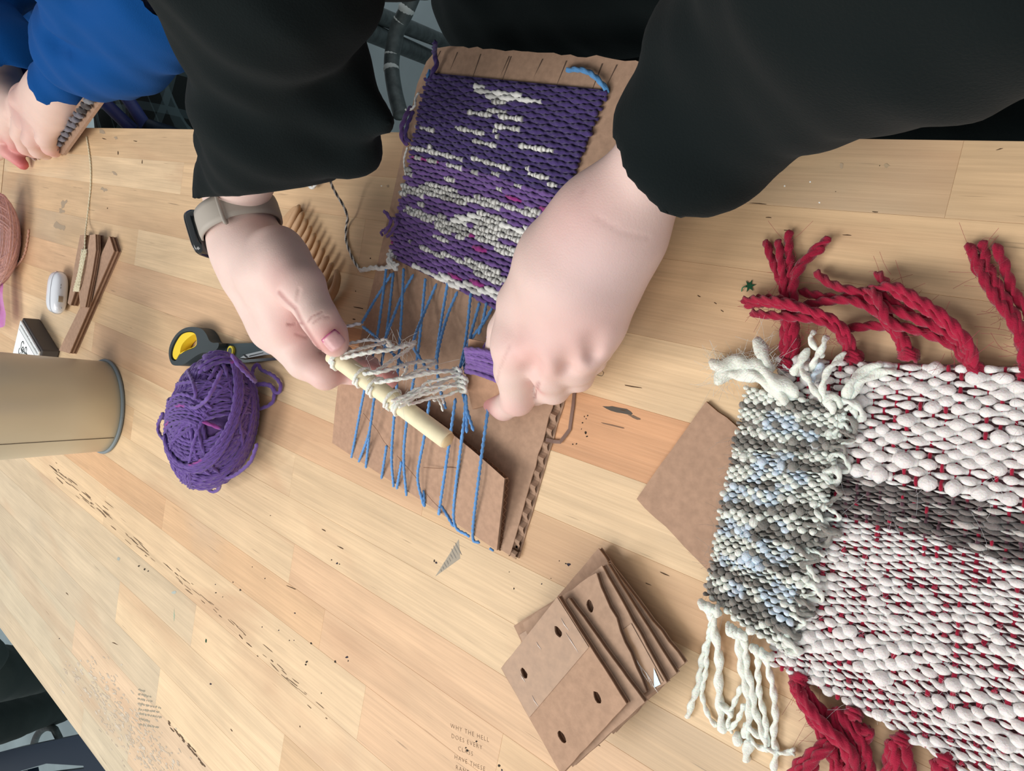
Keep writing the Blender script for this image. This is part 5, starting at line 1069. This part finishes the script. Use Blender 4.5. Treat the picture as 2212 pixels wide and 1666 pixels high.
CR = hand_colour(VR, SKIN, [(at(716, 735, .10), .014, ROSE, .75), (at(660, 730, .09), .016, ROSE, .55), (at(838, 818, .045), .02, ROSE * .9, .85), (at(790, 808, .05), .02, ROSE, .6), (at(600, 600, .125), .02, ROSE, .25), (at(640, 700, .10), .02, ROSE, .4), (at(700, 812, .07), .014, ROSE, .35),
                          (at(622, 762, .09), .0012, (.2, .1, .08), .8), (at(543, 660, .118), .0012, (.3, .17, .14), .6), (at(497, 420, .13), .0012, (.3, .17, .14), .6), (at(545, 508, .125), .0009, (.3, .17, .14), .6)])
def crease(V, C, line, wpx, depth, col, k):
    """press a skin fold, its shade put into the colour, into the side of a hand that faces the survey station"""
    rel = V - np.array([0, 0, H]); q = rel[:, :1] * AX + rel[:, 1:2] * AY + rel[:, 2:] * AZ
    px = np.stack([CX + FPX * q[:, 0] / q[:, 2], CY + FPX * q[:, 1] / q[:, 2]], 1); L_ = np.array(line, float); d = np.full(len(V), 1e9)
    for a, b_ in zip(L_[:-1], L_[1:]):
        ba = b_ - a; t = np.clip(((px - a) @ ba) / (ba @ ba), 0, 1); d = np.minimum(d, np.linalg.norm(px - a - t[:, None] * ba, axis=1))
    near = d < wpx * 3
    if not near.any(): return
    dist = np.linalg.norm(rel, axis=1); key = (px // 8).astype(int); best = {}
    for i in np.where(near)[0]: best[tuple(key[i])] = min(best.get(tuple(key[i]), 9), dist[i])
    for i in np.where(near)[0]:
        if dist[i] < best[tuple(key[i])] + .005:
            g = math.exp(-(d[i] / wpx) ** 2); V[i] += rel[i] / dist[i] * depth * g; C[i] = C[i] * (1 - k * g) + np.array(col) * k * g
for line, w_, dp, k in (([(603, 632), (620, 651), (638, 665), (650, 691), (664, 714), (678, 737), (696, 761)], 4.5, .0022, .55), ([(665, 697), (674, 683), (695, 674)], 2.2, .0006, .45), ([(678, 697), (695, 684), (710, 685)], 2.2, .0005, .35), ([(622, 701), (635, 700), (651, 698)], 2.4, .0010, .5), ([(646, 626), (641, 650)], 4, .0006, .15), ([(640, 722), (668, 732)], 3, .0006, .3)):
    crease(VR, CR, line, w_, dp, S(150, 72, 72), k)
L_arm = K([(1535, 170, .100, .0205), (1456, 298, .085, .0215), (1374, 412, .0755, .0228), (1312, 492, .070, .0250), (1270, 560, .066, .028)])
L_palm = [K([(1310, 490, .070, .0235), (1215, 570, .066, .026), (1140, 660, .062, .0185), (1118, 745, .062, .0150)]), K([(1312, 495, .071, .0235), (1235, 620, .068, .027), (1192, 745, .064, .0160)]), K([(1312, 505, .070, .0225), (1264, 620, .064, .022), (1250, 735, .062, .0150)]), K([(1312, 510, .066, .020), (1284, 620, .058, .0155), (1284, 700, .056, .0125)])]
L_fing = [K([(1120, 740, .062, .0150), (1112, 800, .050, .0130), (1118, 862, .034, .0108), (1088, 880, .021, .0088), (1064, 872, .017, .0074)]), K([(1192, 745, .064, .0155), (1190, 805, .048, .0120), (1196, 838, .032, .0102), (1158, 846, .018, .0088), (1120, 838, .016, .0075)]),
          K([(1254, 735, .062, .0148), (1246, 790, .046, .0115), (1248, 812, .030, .0098), (1205, 825, .018, .0085), (1170, 820, .016, .0075)]), K([(1290, 700, .056, .0125), (1284, 750, .042, .0105), (1278, 776, .028, .0090), (1255, 792, .018, .0080), (1225, 790, .016, .0070)])]
L_thumb = K([(1240, 540, .052, .020), (1140, 640, .042, .0160), (1090, 715, .038, .0110), (1080, 760, .037, .0098), (1080, 790, .036, .0080)])
def build_L(s):
    s.chain(L_arm, .012)
    for c in L_palm: s.chain(c, .02)
    f = s.like()
    for c in L_fing:
        g = s.like(); g.chain(c, .006); f.merge(g, .0018)
    s.merge(f, .010); t = s.like(); t.chain(L_thumb, .006); s.merge(t, .006)
    for a, b_, r in (((1150, 785, .078), (1150, 800, .066), .0028), ((1228, 775, .078), (1226, 795, .064), .0026), ((1284, 745, .074), (1278, 765, .064), .002)): s.cap(at(*a), at(*b_), r, r * .7, .012, mode='sub')
lo, hi = bounds([L_arm, L_thumb] + L_palm + L_fing, .035); VL, QL = solid(lo, hi, .0019, build_L, 3)
CL = hand_colour(VL, SKIN, [(at(1062, 872, .02), .016, ROSE, .9), (at(1110, 892, .04), .012, ROSE, .3), (at(1140, 770, .075), .022, ROSE, .35), (at(1260, 740, .08), .03, ROSE, .3), (at(1250, 480, .10), .03, ROSE, .3), (at(1300, 600, .09), .028, COOL_SHADE, .55), (at(1402, 478, .095), .0042, S(150, 100, 98), .75), (at(1262, 418, .10), .002, S(170, 130, 128), .5), (at(1160, 840, .05), .006, ROSE, .6)])  # cool spot puts the shade on the hand's right side into the colour
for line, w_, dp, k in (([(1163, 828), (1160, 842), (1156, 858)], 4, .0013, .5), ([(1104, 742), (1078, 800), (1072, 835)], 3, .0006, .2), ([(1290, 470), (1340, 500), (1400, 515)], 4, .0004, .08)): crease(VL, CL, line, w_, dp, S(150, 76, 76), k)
def body_core(s, sh_r, sh_l, el_r, el_l, wr_r, wr_l, hips, neck, head, feet, kn):
    s.chain([(sh_r, .045), (el_r, .031), (wr_r, .023)], .01); s.chain([(sh_l, .045), (el_l, .031), (wr_l, .023)], .01)
    s.chain([(sh_r, .05), (neck, .055), (sh_l, .05)], .05); s.chain([(neck, .05), (head, .052)], .03)
    s.cap(head, np.array(head) + np.array([0, -.03, .10]), .072, .085, .03); mid = (np.array(hips[0]) + hips[1]) / 2; s.chain([(np.array(neck) - [0, 0, .1], .12), (mid + [0, 0, .05], .13)], .06, flat=((0, 1, 0), 1.3))
    hc = np.array(head) + np.array([0, -.10, .06]); s.cap(hc, hc + [0, -.012, -.03], .010, .014, .012)        # nose
    for sx in (-1, 1): s.cap(np.array(head) + [sx * .078, 0, .05], np.array(head) + [sx * .082, .005, .08], .012, .014, .01); s.cap(hc + [sx * .032, .012, .028], hc + [sx * .032, .013, .028], .013, .013, .004)
    for i in (0, 1): s.chain([(hips[i], .085), (kn[i], .058), (feet[i], .04)], .05)
def hair(head, col):
    def b(s): s.cap(np.array(head) + [0, .015, .08], np.array(head) + [0, .01, .10], .090, .094, .02); s.cap(np.array(head) + [0, .05, .05], np.array(head) + [0, .06, -.08], .08, .06, .03); s.cap(np.array(head) + [0, -.11, .03], np.array(head) + [0, -.11, .05], .06, .06, .01, mode='sub')
    V, Q = solid(np.array(head) - .2, np.array(head) + .25, .008, b); return V, Q
# ---- the weaver
shR, shL = np.array([-.46, .30, .42]), np.array([-.11, .30, .42]); neck, head = np.array([-.285, .30, .50]), np.array([-.285, .25, .585])
elR, elL = at(588, -70, .20), at(2080, -260, .155); hips = [np.array([-.37, .34, -.15]), np.array([-.20, .34, -.15])]; feet = [np.array([-.38, .36, FLOOR + .06]), np.array([-.19, .36, FLOOR + .06])]; kn = [np.array([-.38, .33, -.50]), np.array([-.19, .33, -.50])]
PW = thing('person', (-.285, .34, FLOOR), 'person in black sweatshirt leaning over the table, weaving with both hands', 'person')
VB, QB = solid((-.75, -.02, FLOOR), (.20, .60, .85), .013, lambda s: body_core(s, shR, shL, elR, elL, R_arm[1][0], L_arm[1][0], hips, neck, head, feet, kn))
mb = MB(); mb.add(VR, QR, col=CR); mb.add(VL, QL, col=CL); mb.add(VB, QB, col=SKIN); bodyW = mb.build('body', M_SKIN, PW)
def nail(c, d, nrm, ln, wd, par, col):
    """curved finger nail: centre, direction to the tip, outward normal"""
    d = np.array(d) / np.linalg.norm(d); n_ = np.array(nrm, float); n_ -= d * (n_ @ d); n_ /= np.linalg.norm(n_); sd = np.cross(n_, d); V = []; C = []
    for j in range(9):
        for i in range(9):
            u = i / 8 * 2 - 1; t = j / 8 * 2 - 1; wdt = wd * (1 - .10 * (t < 0) * t * t - .06 * max(0, t) ** 4)
            p = np.array(c) + d * (ln * t * (1 - .12 * u * u * (1 if t > 0 else .9))) + sd * wdt * u - n_ * (wd * .42 * u * u) ; V += [p + n_ * .0007]; e = max(abs(u), -t)
            C.append(np.array(col) if e < .80 or t > -.45 + .3 * u else np.array(S(176, 60, 120)) * (.9 + .5 * rnd.random()))
        
    for j in range(9):
        for i in range(9): V.append(np.array(V[j * 9 + i]) - n_ * .0012); C.append(C[j * 9 + i])
    Q = [[j * 9 + i, j * 9 + i + 1, (j + 1) * 9 + i + 1, (j + 1) * 9 + i] for j in range(8) for i in range(8)]; rim = [i for i in range(9)] + [j * 9 + 8 for j in range(1, 9)] + [72 + i for i in range(7, -1, -1)] + [j * 9 for j in range(7, 0, -1)]
    for a, b_ in zip(rim, rim[1:] + rim[:1]): Q.append([a, 81 + a, 81 + b_, b_])
    mb = MB(); mb.add(V, Q, col=C); return mb.build('thumbnail', M_NAIL, par)
M_NAIL = mat('nail', (1, 1, 1), .3, attr=True, coat=.2, var=(500, .05))
tdir = R_thumb[4][0] - R_thumb[3][0]; tn = np.array([0, 0, H]) - at(720, 735, .10)
nc = at(721, 737, .1035); nail(nc, at(736, 752, .098) - at(704, 716, .108), tn / np.linalg.norm(tn) + np.array([0, .15, .25]), .0062, .0066, bodyW, S(224, 176, 176))['label'] = 'purple-stained thumbnail'
V, Q = hair(head, 0); mb = MB(); mb.add(V, Q, col=S(70, 50, 38)); mb.build('hair', M_GEN, PW)
# sweatshirt
slR = [(590, -70, .20, .037), (586, 20, .182, .0385), (592, 120, .165, .0445), (612, 230, .146, .0525), (582, 330, .126, .046), (558, 400, .112, .0425), (552, 470, .102, .0425)]
slL = [(2080, -300, .16, .052), (1900, -200, .14, .046), (1690, -20, .12, .040), (1549, 130, .10, .0345), (1472, 270, .086, .0300), (1396, 392, .076, .0290), (1350, 460, .071, .0290)]
drL = [[(1440, 385, .073, .028), (1510, 348, .070, .027), (1578, 325, .067, .021)], [(1470, 350, .078, .024), (1555, 250, .086, .027), (1700, 180, .10, .027), (1860, 55, .12, .030), (1965, -70, .135, .031)], [(1575, 330, .067, .020), (1640, 270, .082, .018)]]
CRp, CLp = K(slR), K(slL)
def build_sw(s):
    s.chain(CRp, .03); s.chain([(shR, .075), (CRp[0][0], .055)], .05); s.cap(at(650, 180, .145), at(832, 268, .128), .036, .008, .03); s.cap(at(700, 250, .135), at(770, 330, .118), .03, .014, .03)
    s.chain(CLp, .01); [s.chain(K(c), .014) for c in drL]; s.chain([(shL, .08), (CLp[0][0], .07)], .05)
    for zt in (-.34, -.2, -.06, .08, .22, .33): [s.cap(np.array([-.488 + .088 * (zt > .1), yy - .008, zt]), np.array([-.15, yy, zt]), .062, .062, .04) for yy in (.252, .345)]
    s.chain([(shR, .075), (np.array([-.285, .30, .43]), .09), (shL, .075)], .06)
    s.cap(np.array([-.285, .37, .46]), np.array([-.285, .42, .40]), .09, .10, .04)
    s.wobble(.0019, .06, 4, (1, 1, 1)); s.wobble(.0012, .02, 8, (1, 1.2, .8))
    s.hollow(at(566, 405, .11), .062, .0095); s.hollow(at(1430, 370, .076), .058, .0105)
    eye = np.array([0, 0, H]); a_, b_ = at(418, 424, .112), at(690, 393, .105); nR = np.cross(a_ - eye, b_ - eye); nR *= -np.sign(nR @ (at(560, 300, .12) - eye)); s.plane_cut((a_ + b_) / 2, nR / np.linalg.norm(nR) + np.array([0, -.12, -.10]), at(560, 440, .10), .13)
    nL = at(1330, 440, .066) - at(1530, 250, .09); s.plane_cut(at(1426, 332, .078), nL, at(1400, 450, .07), .15)
VS, QS = solid((-.74, -.03, -.46), (.14, .55, .56), .0046, build_sw, 2); mb = MB(); mb.add(VS, QS); mb.build('sweatshirt', M_BLACK, PW)
def legs(par, hips, kn, feet, m_, r0=.10, r1=.075, r2=.06, name='trousers', extra=None):
    def b(s):
        for i in (0, 1): s.chain([(hips[i], r0), (kn[i], r1), (feet[i] + np.array([0, 0, .03]), r2)], .05)
        s.chain([(hips[0], r0 * 1.1), (hips[1], r0 * 1.1)], .05)
        if extra: extra(s)
        s.wobble(.003, .05, 12)
    P = np.array(list(hips) + list(kn) + list(feet)); V, Q = solid(P.min(0) - .16, P.max(0) + .16, .011, b); mb = MB(); mb.add(V, Q); return mb.build(name, m_, par)
def shoes(par, feet, dirv, col):
    d = np.array(dirv, float) / np.linalg.norm(dirv)
    for f in feet:
        f = np.array([f[0], f[1], FLOOR + .0])
        def b(s): s.cap(f + [0, 0, .045], f + d * .16 + [0, 0, .038], .042, .036, .02); s.cap(f + [0, 0, .05], f + [0, 0, .10], .045, .048, .02); s.plane_cut(f + np.array([0, 0, .002]), (0, 0, -1))
        V, Q = solid(f - .14, f + np.array([.24, .24, .2]) if d.min() >= 0 else f + .24, .007, b); mb = MB(); mb.add(V, Q, col=col); mb.build('shoe', M_SOFT, par)
M_BLKTR = mat('black_trousers', S(24, 27, 30), .9, bump=(300, .0005)); legs(PW, hips, kn, feet, M_BLKTR); shoes(PW, feet, (0, -1, 0), S(40, 40, 44))
# ---- wristwatch on the weaver's wrist
wc = at(517, 474, .103); wa = at(524, 560, .098) - at(508, 400, .108) + (at(540, 500, .1) - at(480, 500, .1)) * .55; wa /= np.linalg.norm(wa)
e1 = np.cross(wa, [0, 0, 1.]); e1 /= np.linalg.norm(e1); lft = at(430, 500, .1) - at(600, 480, .1); e1 = lft + np.array([0, 0, .55]) * np.linalg.norm(lft); e1 -= wa * (e1 @ wa); e1 /= np.linalg.norm(e1); e2 = np.cross(e1, wa); e2 = e2 * np.sign(e2 @ (np.array([0, 0, H]) - wc))
WT = thing('wristwatch', wc - e2 * .028, 'black-faced watch on a taupe rubber strap around the wrist', 'watch')
TAUPE = S(168, 160, 150); a1, a2 = .0300, .0305; mb = MB(); n = 72; V = []; prof = [(-.0105, .0), (-.0105, .0016), (-.006, .0022), (.006, .0022), (.0105, .0016), (.0105, .0), (.006, -.0004), (-.006, -.0004)]
for i in range(n):
    t = 2 * math.pi * i / n; wf = 1.0 - .10 * (math.cos(t) < -.2)
    for w_, h_ in prof: V.append(wc + e1 * (a1 + h_) * math.cos(t) + e2 * (a2 + h_) * math.sin(t) + wa * w_ * wf)
mb.add(V, [[i * 8 + j, ((i + 1) % n) * 8 + j, ((i + 1) % n) * 8 + (j + 1) % 8, i * 8 + (j + 1) % 8] for i in range(n) for j in range(8)], col=TAUPE); mb.build('strap', M_SOFT, WT)
t = math.radians(98); mb = MB(); kp = []
for q in np.linspace(0, 2 * math.pi, 40): 
    w_, h_ = .0128 * max(-1, min(1, 1.25 * math.cos(q))), .0022 + .0026 * math.sin(q) * 1.0
    kp.append(wc + e1 * (a1 + h_) * math.cos(t) + e2 * (a2 + h_) * math.sin(t) + wa * w_)
tube(mb, np.array(kp), .0016, 8, col=np.array(TAUPE) * .85, cap=False); mb.build('strap_loop', M_SOFT, WT)
mb = MB(); V = []; n1 = 40; cc0 = wc + e1 * (a1 - .0015)
def squ(q, a, b_, e=.45): return (math.copysign(abs(math.cos(q)) ** e, math.cos(q)) * a, math.copysign(abs(math.sin(q)) ** e, math.sin(q)) * b_)
def shell(name, prof, m_, col):
    mb = MB(); V = []
    for (x, k) in prof:
        for i in range(n1): u, w_ = squ(2 * math.pi * i / n1, .0165 * k, .0190 * k); V.append(cc0 + e1 * x + e2 * u + wa * w_)
    m2 = len(prof); mb.add(V, [[j * n1 + i, j * n1 + (i + 1) % n1, (j + 1) * n1 + (i + 1) % n1, (j + 1) * n1 + i] for j in range(m2 - 1) for i in range(n1)], col=col, poly=[list(range(n1))[::-1], [(m2 - 1) * n1 + i for i in range(n1)]]); return mb.build(name, m_, WT)
shell('case', [(-.001, .80), (.0005, .95), (.003, 1.0), (.006, 1.0), (.0075, .98)], M_GLOSS, S(26, 30, 32)); shell('screen', [(.0074, .985), (.0085, .95), (.0094, .86), (.0098, .70)], mat('watch_glass', S(48, 46, 44), .05, coat=1), (1, 1, 1))
# ---- person in the blue sweatshirt
B_h = K([(170, 120, .06, .032), (128, 175, .05, .030), (104, 215, .047, .029)]); B_palm = [K([(112, 195, .048, .028), (76, 236, .044, .024), (62, 262, .042, .018)]), K([(120, 195, .048, .030), (95, 240, .045, .026), (84, 265, .043, .018)]), K([(130, 200, .048, .028), (116, 240, .045, .024), (108, 265, .042, .0175)]), K([(106, 195, .048, .026), (62, 216, .046, .024), (46, 230, .044, .020)])]
B_f = [K([(54, 256, .044, .0165), (44, 290, .038, .0135), (55, 318, .026, .0115), (74, 330, .012, .0090)]), K([(80, 264, .044, .017), (70, 300, .040, .0142), (82, 324, .026, .0118), (100, 333, .012, .0090)]), K([(108, 262, .043, .0165), (99, 298, .038, .0135), (108, 318, .024, .0115), (118, 328, .010, .0090)]), K([(44, 240, .042, .017), (26, 285, .034, .0135), (34, 310, .024, .0115), (50, 326, .012, .0090)])]
B2h = K([(-20, 130, .06, .036), (2, 190, .05, .036), (24, 225, .046, .032), (10, 255, .042, .026)]); B2f = [K([(-5, 215, .056, .022), (-15, 290, .04, .016), (20, 328, .026, .012), (50, 356, .012, .0085)]), K([(30, 240, .05, .018), (-10, 330, .022, .013), (20, 318, .018, .010), (48, 322, .014, .0085)])]
def build_B(s):
    s.chain(B_h, .02); [s.chain(c, .016) for c in B_palm]; s.chain(B2h, .02)
    for c in B_f + B2f:
        g = s.like(); g.chain(c, .006); s.merge(g, .004)
    s.cap(at(36, 215, .075), at(36, 217, .075), .010, .010, .015)
lo, hi = bounds([B_h, B2h] + B_palm + B_f + B2f, .04); VH, QH = solid(lo, hi, .0028, build_B, 2)
CH = hand_colour(VH, SKIN * np.array([.97, .93, .88]), [(at(50, 356, .014), .03, S(190, 70, 76), .95), (at(20, 328, .028), .03, ROSE, .7), (at(85, 262, .08), .02, ROSE, .3), (at(112, 330, .02), .02, ROSE, .55), (at(60, 330, .02), .03, ROSE, .4), (at(30, 232, .07), .05, ROSE * .7, .5)])
PB_ = thing('person', (-1.45, .42, FLOOR), 'person in bright blue sweatshirt and plaid trousers weaving at the far left', 'person')
sR, sL = np.array([-1.22, .42, .42]), np.array([-1.62, .42, .42]); eR, eL = at(318, -60, .085), at(-120, -20, .10); nk, hd = np.array([-1.42, .42, .50]), np.array([-1.42, .36, .585]); hp = [np.array([-1.5, .46, -.17]), np.array([-1.36, .44, -.17])]
knB = [np.array([-1.55, .12, -.22]), at(384, 330, -.22)]; ftB = [np.array([-1.55, .14, FLOOR + .07]), knB[1] * np.array([1, 1, 0]) + np.array([0, .04, FLOOR + .07])]
VB2, QB2 = solid((-1.95, -.02, FLOOR), (-.80, .72, .85), .015, lambda s: body_core(s, sR, sL, eR, eL, B_h[0][0], B2h[0][0], hp, nk, hd, ftB, knB))
mb = MB(); mb.add(VH, QH, col=CH); mb.add(VB2, QB2, col=SKIN); mb.build('body', M_SKIN, PB_)
V, Q = hair(hd, 0); mb = MB(); mb.add(V, Q, col=S(96, 70, 48)); mb.build('hair', M_GEN, PB_)
def build_bs(s):
    s.chain(K([(320, -70, .09, .068), (290, 0, .078, .070), (240, 55, .070, .070), (185, 100, .062, .062)]), .03); s.chain(K([(150, 142, .054, .040), (126, 180, .050, .0385)]), .003)
    s.cap(at(128, 62, .07), at(140, 85, .068), .036, .032, .03); s.cap(at(215, 122, .055), at(255, 105, .06), .040, .040, .03)
    s.chain([(sR, .08), (at(320, -70, .09), .068)], .05)
    s.chain(K([(-120, -20, .10, .075), (-60, 60, .08, .068), (10, 110, .064, .056)]), .03); s.chain(K([(0, 135, .058, .052), (8, 162, .052, .048)]), .02); s.chain([(sL, .08), (at(-120, -20, .10), .075)], .05)
    for zt in (-.38, -.24, -.1, .04, .18, .32): [s.cap(np.array([-1.68, yy, zt]), np.array([-1.46, yy, zt]), .08, .08, .04) for yy in (.37, .48)]
    s.chain([(sR, .08), (sL, .08)], .06)
    s.wobble(.0035, .05, 21)
    for a, b_, r in (((140, 20, .145), (330, 40, .15), .010), ((122, 88, .115), (225, 160, .10), .006), ((150, 100, .125), (240, 105, .125), .006)): s.cap(at(*a), at(*b_), r, r, .02, mode='sub')
    s.hollow(at(126, 186, .05), .07, .013); s.hollow(at(8, 165, .052), .07, .013)
    s.plane_cut(at(126, 186, .050), at(110, 205, .047) - at(165, 120, .060), at(104, 222, .045), .075)
    s.plane_cut(at(8, 170, .052), at(14, 215, .05) - at(0, 120, .06), at(12, 215, .05), .08)
VS, QS = solid((-1.95, .0, -.42), (-.78, .68, .60), .0072, build_bs, 2); mb = MB(); mb.add(VS, QS); mb.build('sweatshirt', M_BLUE, PB_)
def plaid():
    M = bpy.data.materials.new('plaid_flannel'); M.use_nodes = True; N = M.node_tree.nodes; L = M.node_tree.links; b = N['Principled BSDF']; b.inputs['Roughness'].default_value = .95
    g = N.new('ShaderNodeNewGeometry'); sp = N.new('ShaderNodeSeparateXYZ'); L.new(g.outputs['Position'], sp.inputs[0]); prev = None
    for ax_, sc_, th_ in (('X', 19.0, .80), ('Y', 16.0, .80), ('X', 19.0 * 2, .93), ('Z', 16.0, .85)):
        m1 = N.new('ShaderNodeMath'); m1.operation = 'MULTIPLY'; m1.inputs[1].default_value = sc_; L.new(sp.outputs[ax_], m1.inputs[0]); m2 = N.new('ShaderNodeMath'); m2.operation = 'FRACT'; L.new(m1.outputs[0], m2.inputs[0])
        m3 = N.new('ShaderNodeMath'); m3.operation = 'GREATER_THAN'; m3.inputs[1].default_value = th_; L.new(m2.outputs[0], m3.inputs[0]); m4 = N.new('ShaderNodeMath'); m4.operation = 'MULTIPLY'; m4.inputs[1].default_value = .5; L.new(m3.outputs[0], m4.inputs[0])
        if prev: a = N.new('ShaderNodeMath'); a.operation = 'ADD'; L.new(prev, a.inputs[0]); L.new(m4.outputs[0], a.inputs[1]); prev = a.outputs[0]
        else: prev = m4.outputs[0]
    x = N.new('ShaderNodeMix'); x.data_type = 'RGBA'; x.inputs[6].default_value = (*S(28, 36, 36), 1); x.inputs[7].default_value = (*S(92, 112, 116), 1); L.new(prev, x.inputs[0]); L.new(x.outputs[2], b.inputs['Base Color']); return M
legs(PB_, hp, knB, ftB, plaid(), .10, .08, .065); shoes(PB_, ftB, (0, -1, 0), S(60, 60, 66))
# the piece that person is weaving
LM2 = thing('cardboard_loom', at(130, 300, 0), 'small narrow cardboard loom with grey and brown weaving under the blue-sleeved hand', 'loom')
lq = [(262, 158, .052), (222, 158, .052), (92, 318, .010), (136, 334, .010)]
V = A3(lq); V = V + [p - np.array([0, 0, .004]) for p in V]; mb = MB(); mb.add(V, [[3, 2, 1, 0], [4, 5, 6, 7]] + [[i, (i + 1) % 4, 4 + (i + 1) % 4, 4 + i] for i in range(4)], col=(.78, .74, .72)); mb.build('board', M_CARD, LM2, smooth=False)
for k in range(16):
    f_ = k / 15; a = at(222 - 112 * f_, 166 + 150 * f_, .058 - .040 * f_); b_ = at(248 - 118 * f_, 172 + 152 * f_, .058 - .040 * f_); c = np.array(S(128, 128, 132)) if k < 6 else (np.array(S(60, 52, 50)) if k < 8 else np.array(S(112, 108, 116)))
    yarn(np.array([a, (a + b_) / 2 + [0, 0, .001], a * .3 + b_ * .7]), .0042, step=.003, sides=7, lobes=2, col=c * rnd.uniform(.85, 1.1)).build('weft_row', M_YARN, LM2)
for x, dx in ((122, 2), (128, 4), (134, 4), (139, 2), (118, -2)): yarn(A3([(x, 312, .014), (x + dx, 322, .008), (x + dx, 330, .0025)]), .0013, col=np.array(S(214, 184, 160))).build('fringe_strand', M_YARN, LM2)
for pts in ([(-10, 290, .03), (10, 310, .02), (30, 325, .012), (55, 330, .008)], [(0, 280, .034), (16, 300, .026), (36, 312, .018), (60, 322, .010)], [(-10, 310, .02), (14, 322, .012), (34, 332, .006), (70, 338, .004)], [(58, 330, .006), (66, 338, .003), (76, 346, .0025)], [(66, 326, .006), (76, 336, .003), (84, 344, .0025)]):
    yarn(A3(pts), .0018, col=np.array(S(188, 156, 146)) * rnd.uniform(.8, 1.15)).build('yarn_strand', M_YARN, LM2)
# ---- seated person in dark trousers at the lower left edge
PD = thing('person', (-2.35, -1.35, FLOOR), 'person in dark olive clothes at the lower left, only a leg in view', 'person')
M_OLIVE = mat('dark_olive_cloth', S(44, 54, 52), .95, bump=(200, .0006))
hpD = [at(-190, 1530, -.22), at(-300, 1680, -.22)]; knD = [at(-22, 1460, -.24), at(-85, 1575, -.24)]; knD[1] = knD[1]; ftD = [k * np.array([1, 1, 0]) + np.array([-.30, -.20, -.64]) for k in knD]
legs(PD, hpD, knD, ftD, M_OLIVE, .10, .076, .065); shoes(PD, [], (1, .3, 0), S(50, 50, 54))
mD = (hpD[0] + hpD[1]) / 2; sD = [mD + np.array([-.02, .2, .60]), mD + np.array([-.02, -.2, .60])]; eD = [mD + np.array([.14, .26, .32]), mD + np.array([.14, -.26, .32])]; wD = [at(-110, 1380, -.03), mD + np.array([.3, -.12, .16])]; nD, hD = mD + np.array([0, 0, .68]), mD + np.array([.03, 0, .76])
P = np.array(hpD + knD + ftD + sD + eD + wD + [nD, hD]); VD, QD = solid(P.min(0) - .2, P.max(0) + .25, .016, lambda s: body_core(s, sD[0], sD[1], eD[0], eD[1], wD[0], wD[1], hpD, nD, hD, ftD, knD)); mb = MB(); mb.add(VD, QD, col=SKIN); mb.build('body', M_SKIN, PD)
def build_oc(s):
    s.chain([(mD + [0, 0, .02], .19), (mD + [0, 0, .5], .17)], .05, flat=((1, 0, 0), 1.4)); s.chain([(sD[0], .08), (sD[1], .08)], .06)
    for i in (0, 1): s.chain([(sD[i], .08), (eD[i], .066), (wD[i] * .9 + eD[i] * .1, .05)], .04)
    s.cap(at(-60, 1400, -.12), at(-30, 1420, -.16), .05, .045, .05); s.wobble(.003, .05, 31)
V, Q = solid(P.min(0) - .2, P.max(0) + .2, .012, build_oc); mb = MB(); mb.add(V, Q); mb.build('coat', M_OLIVE, PD); V, Q = hair(hD, 0); mb = MB(); mb.add(V, Q, col=S(60, 46, 36)); mb.build('hair', M_GEN, PD)

# ------------------------------------------------------------------ the floor is the zero level: lift everything by the table height
for o in list(COL.objects):
    if o.parent is None: o.location.z += -FLOOR
    if o.type == 'EMPTY' and not o.get('category'): print('untagged', o.name)
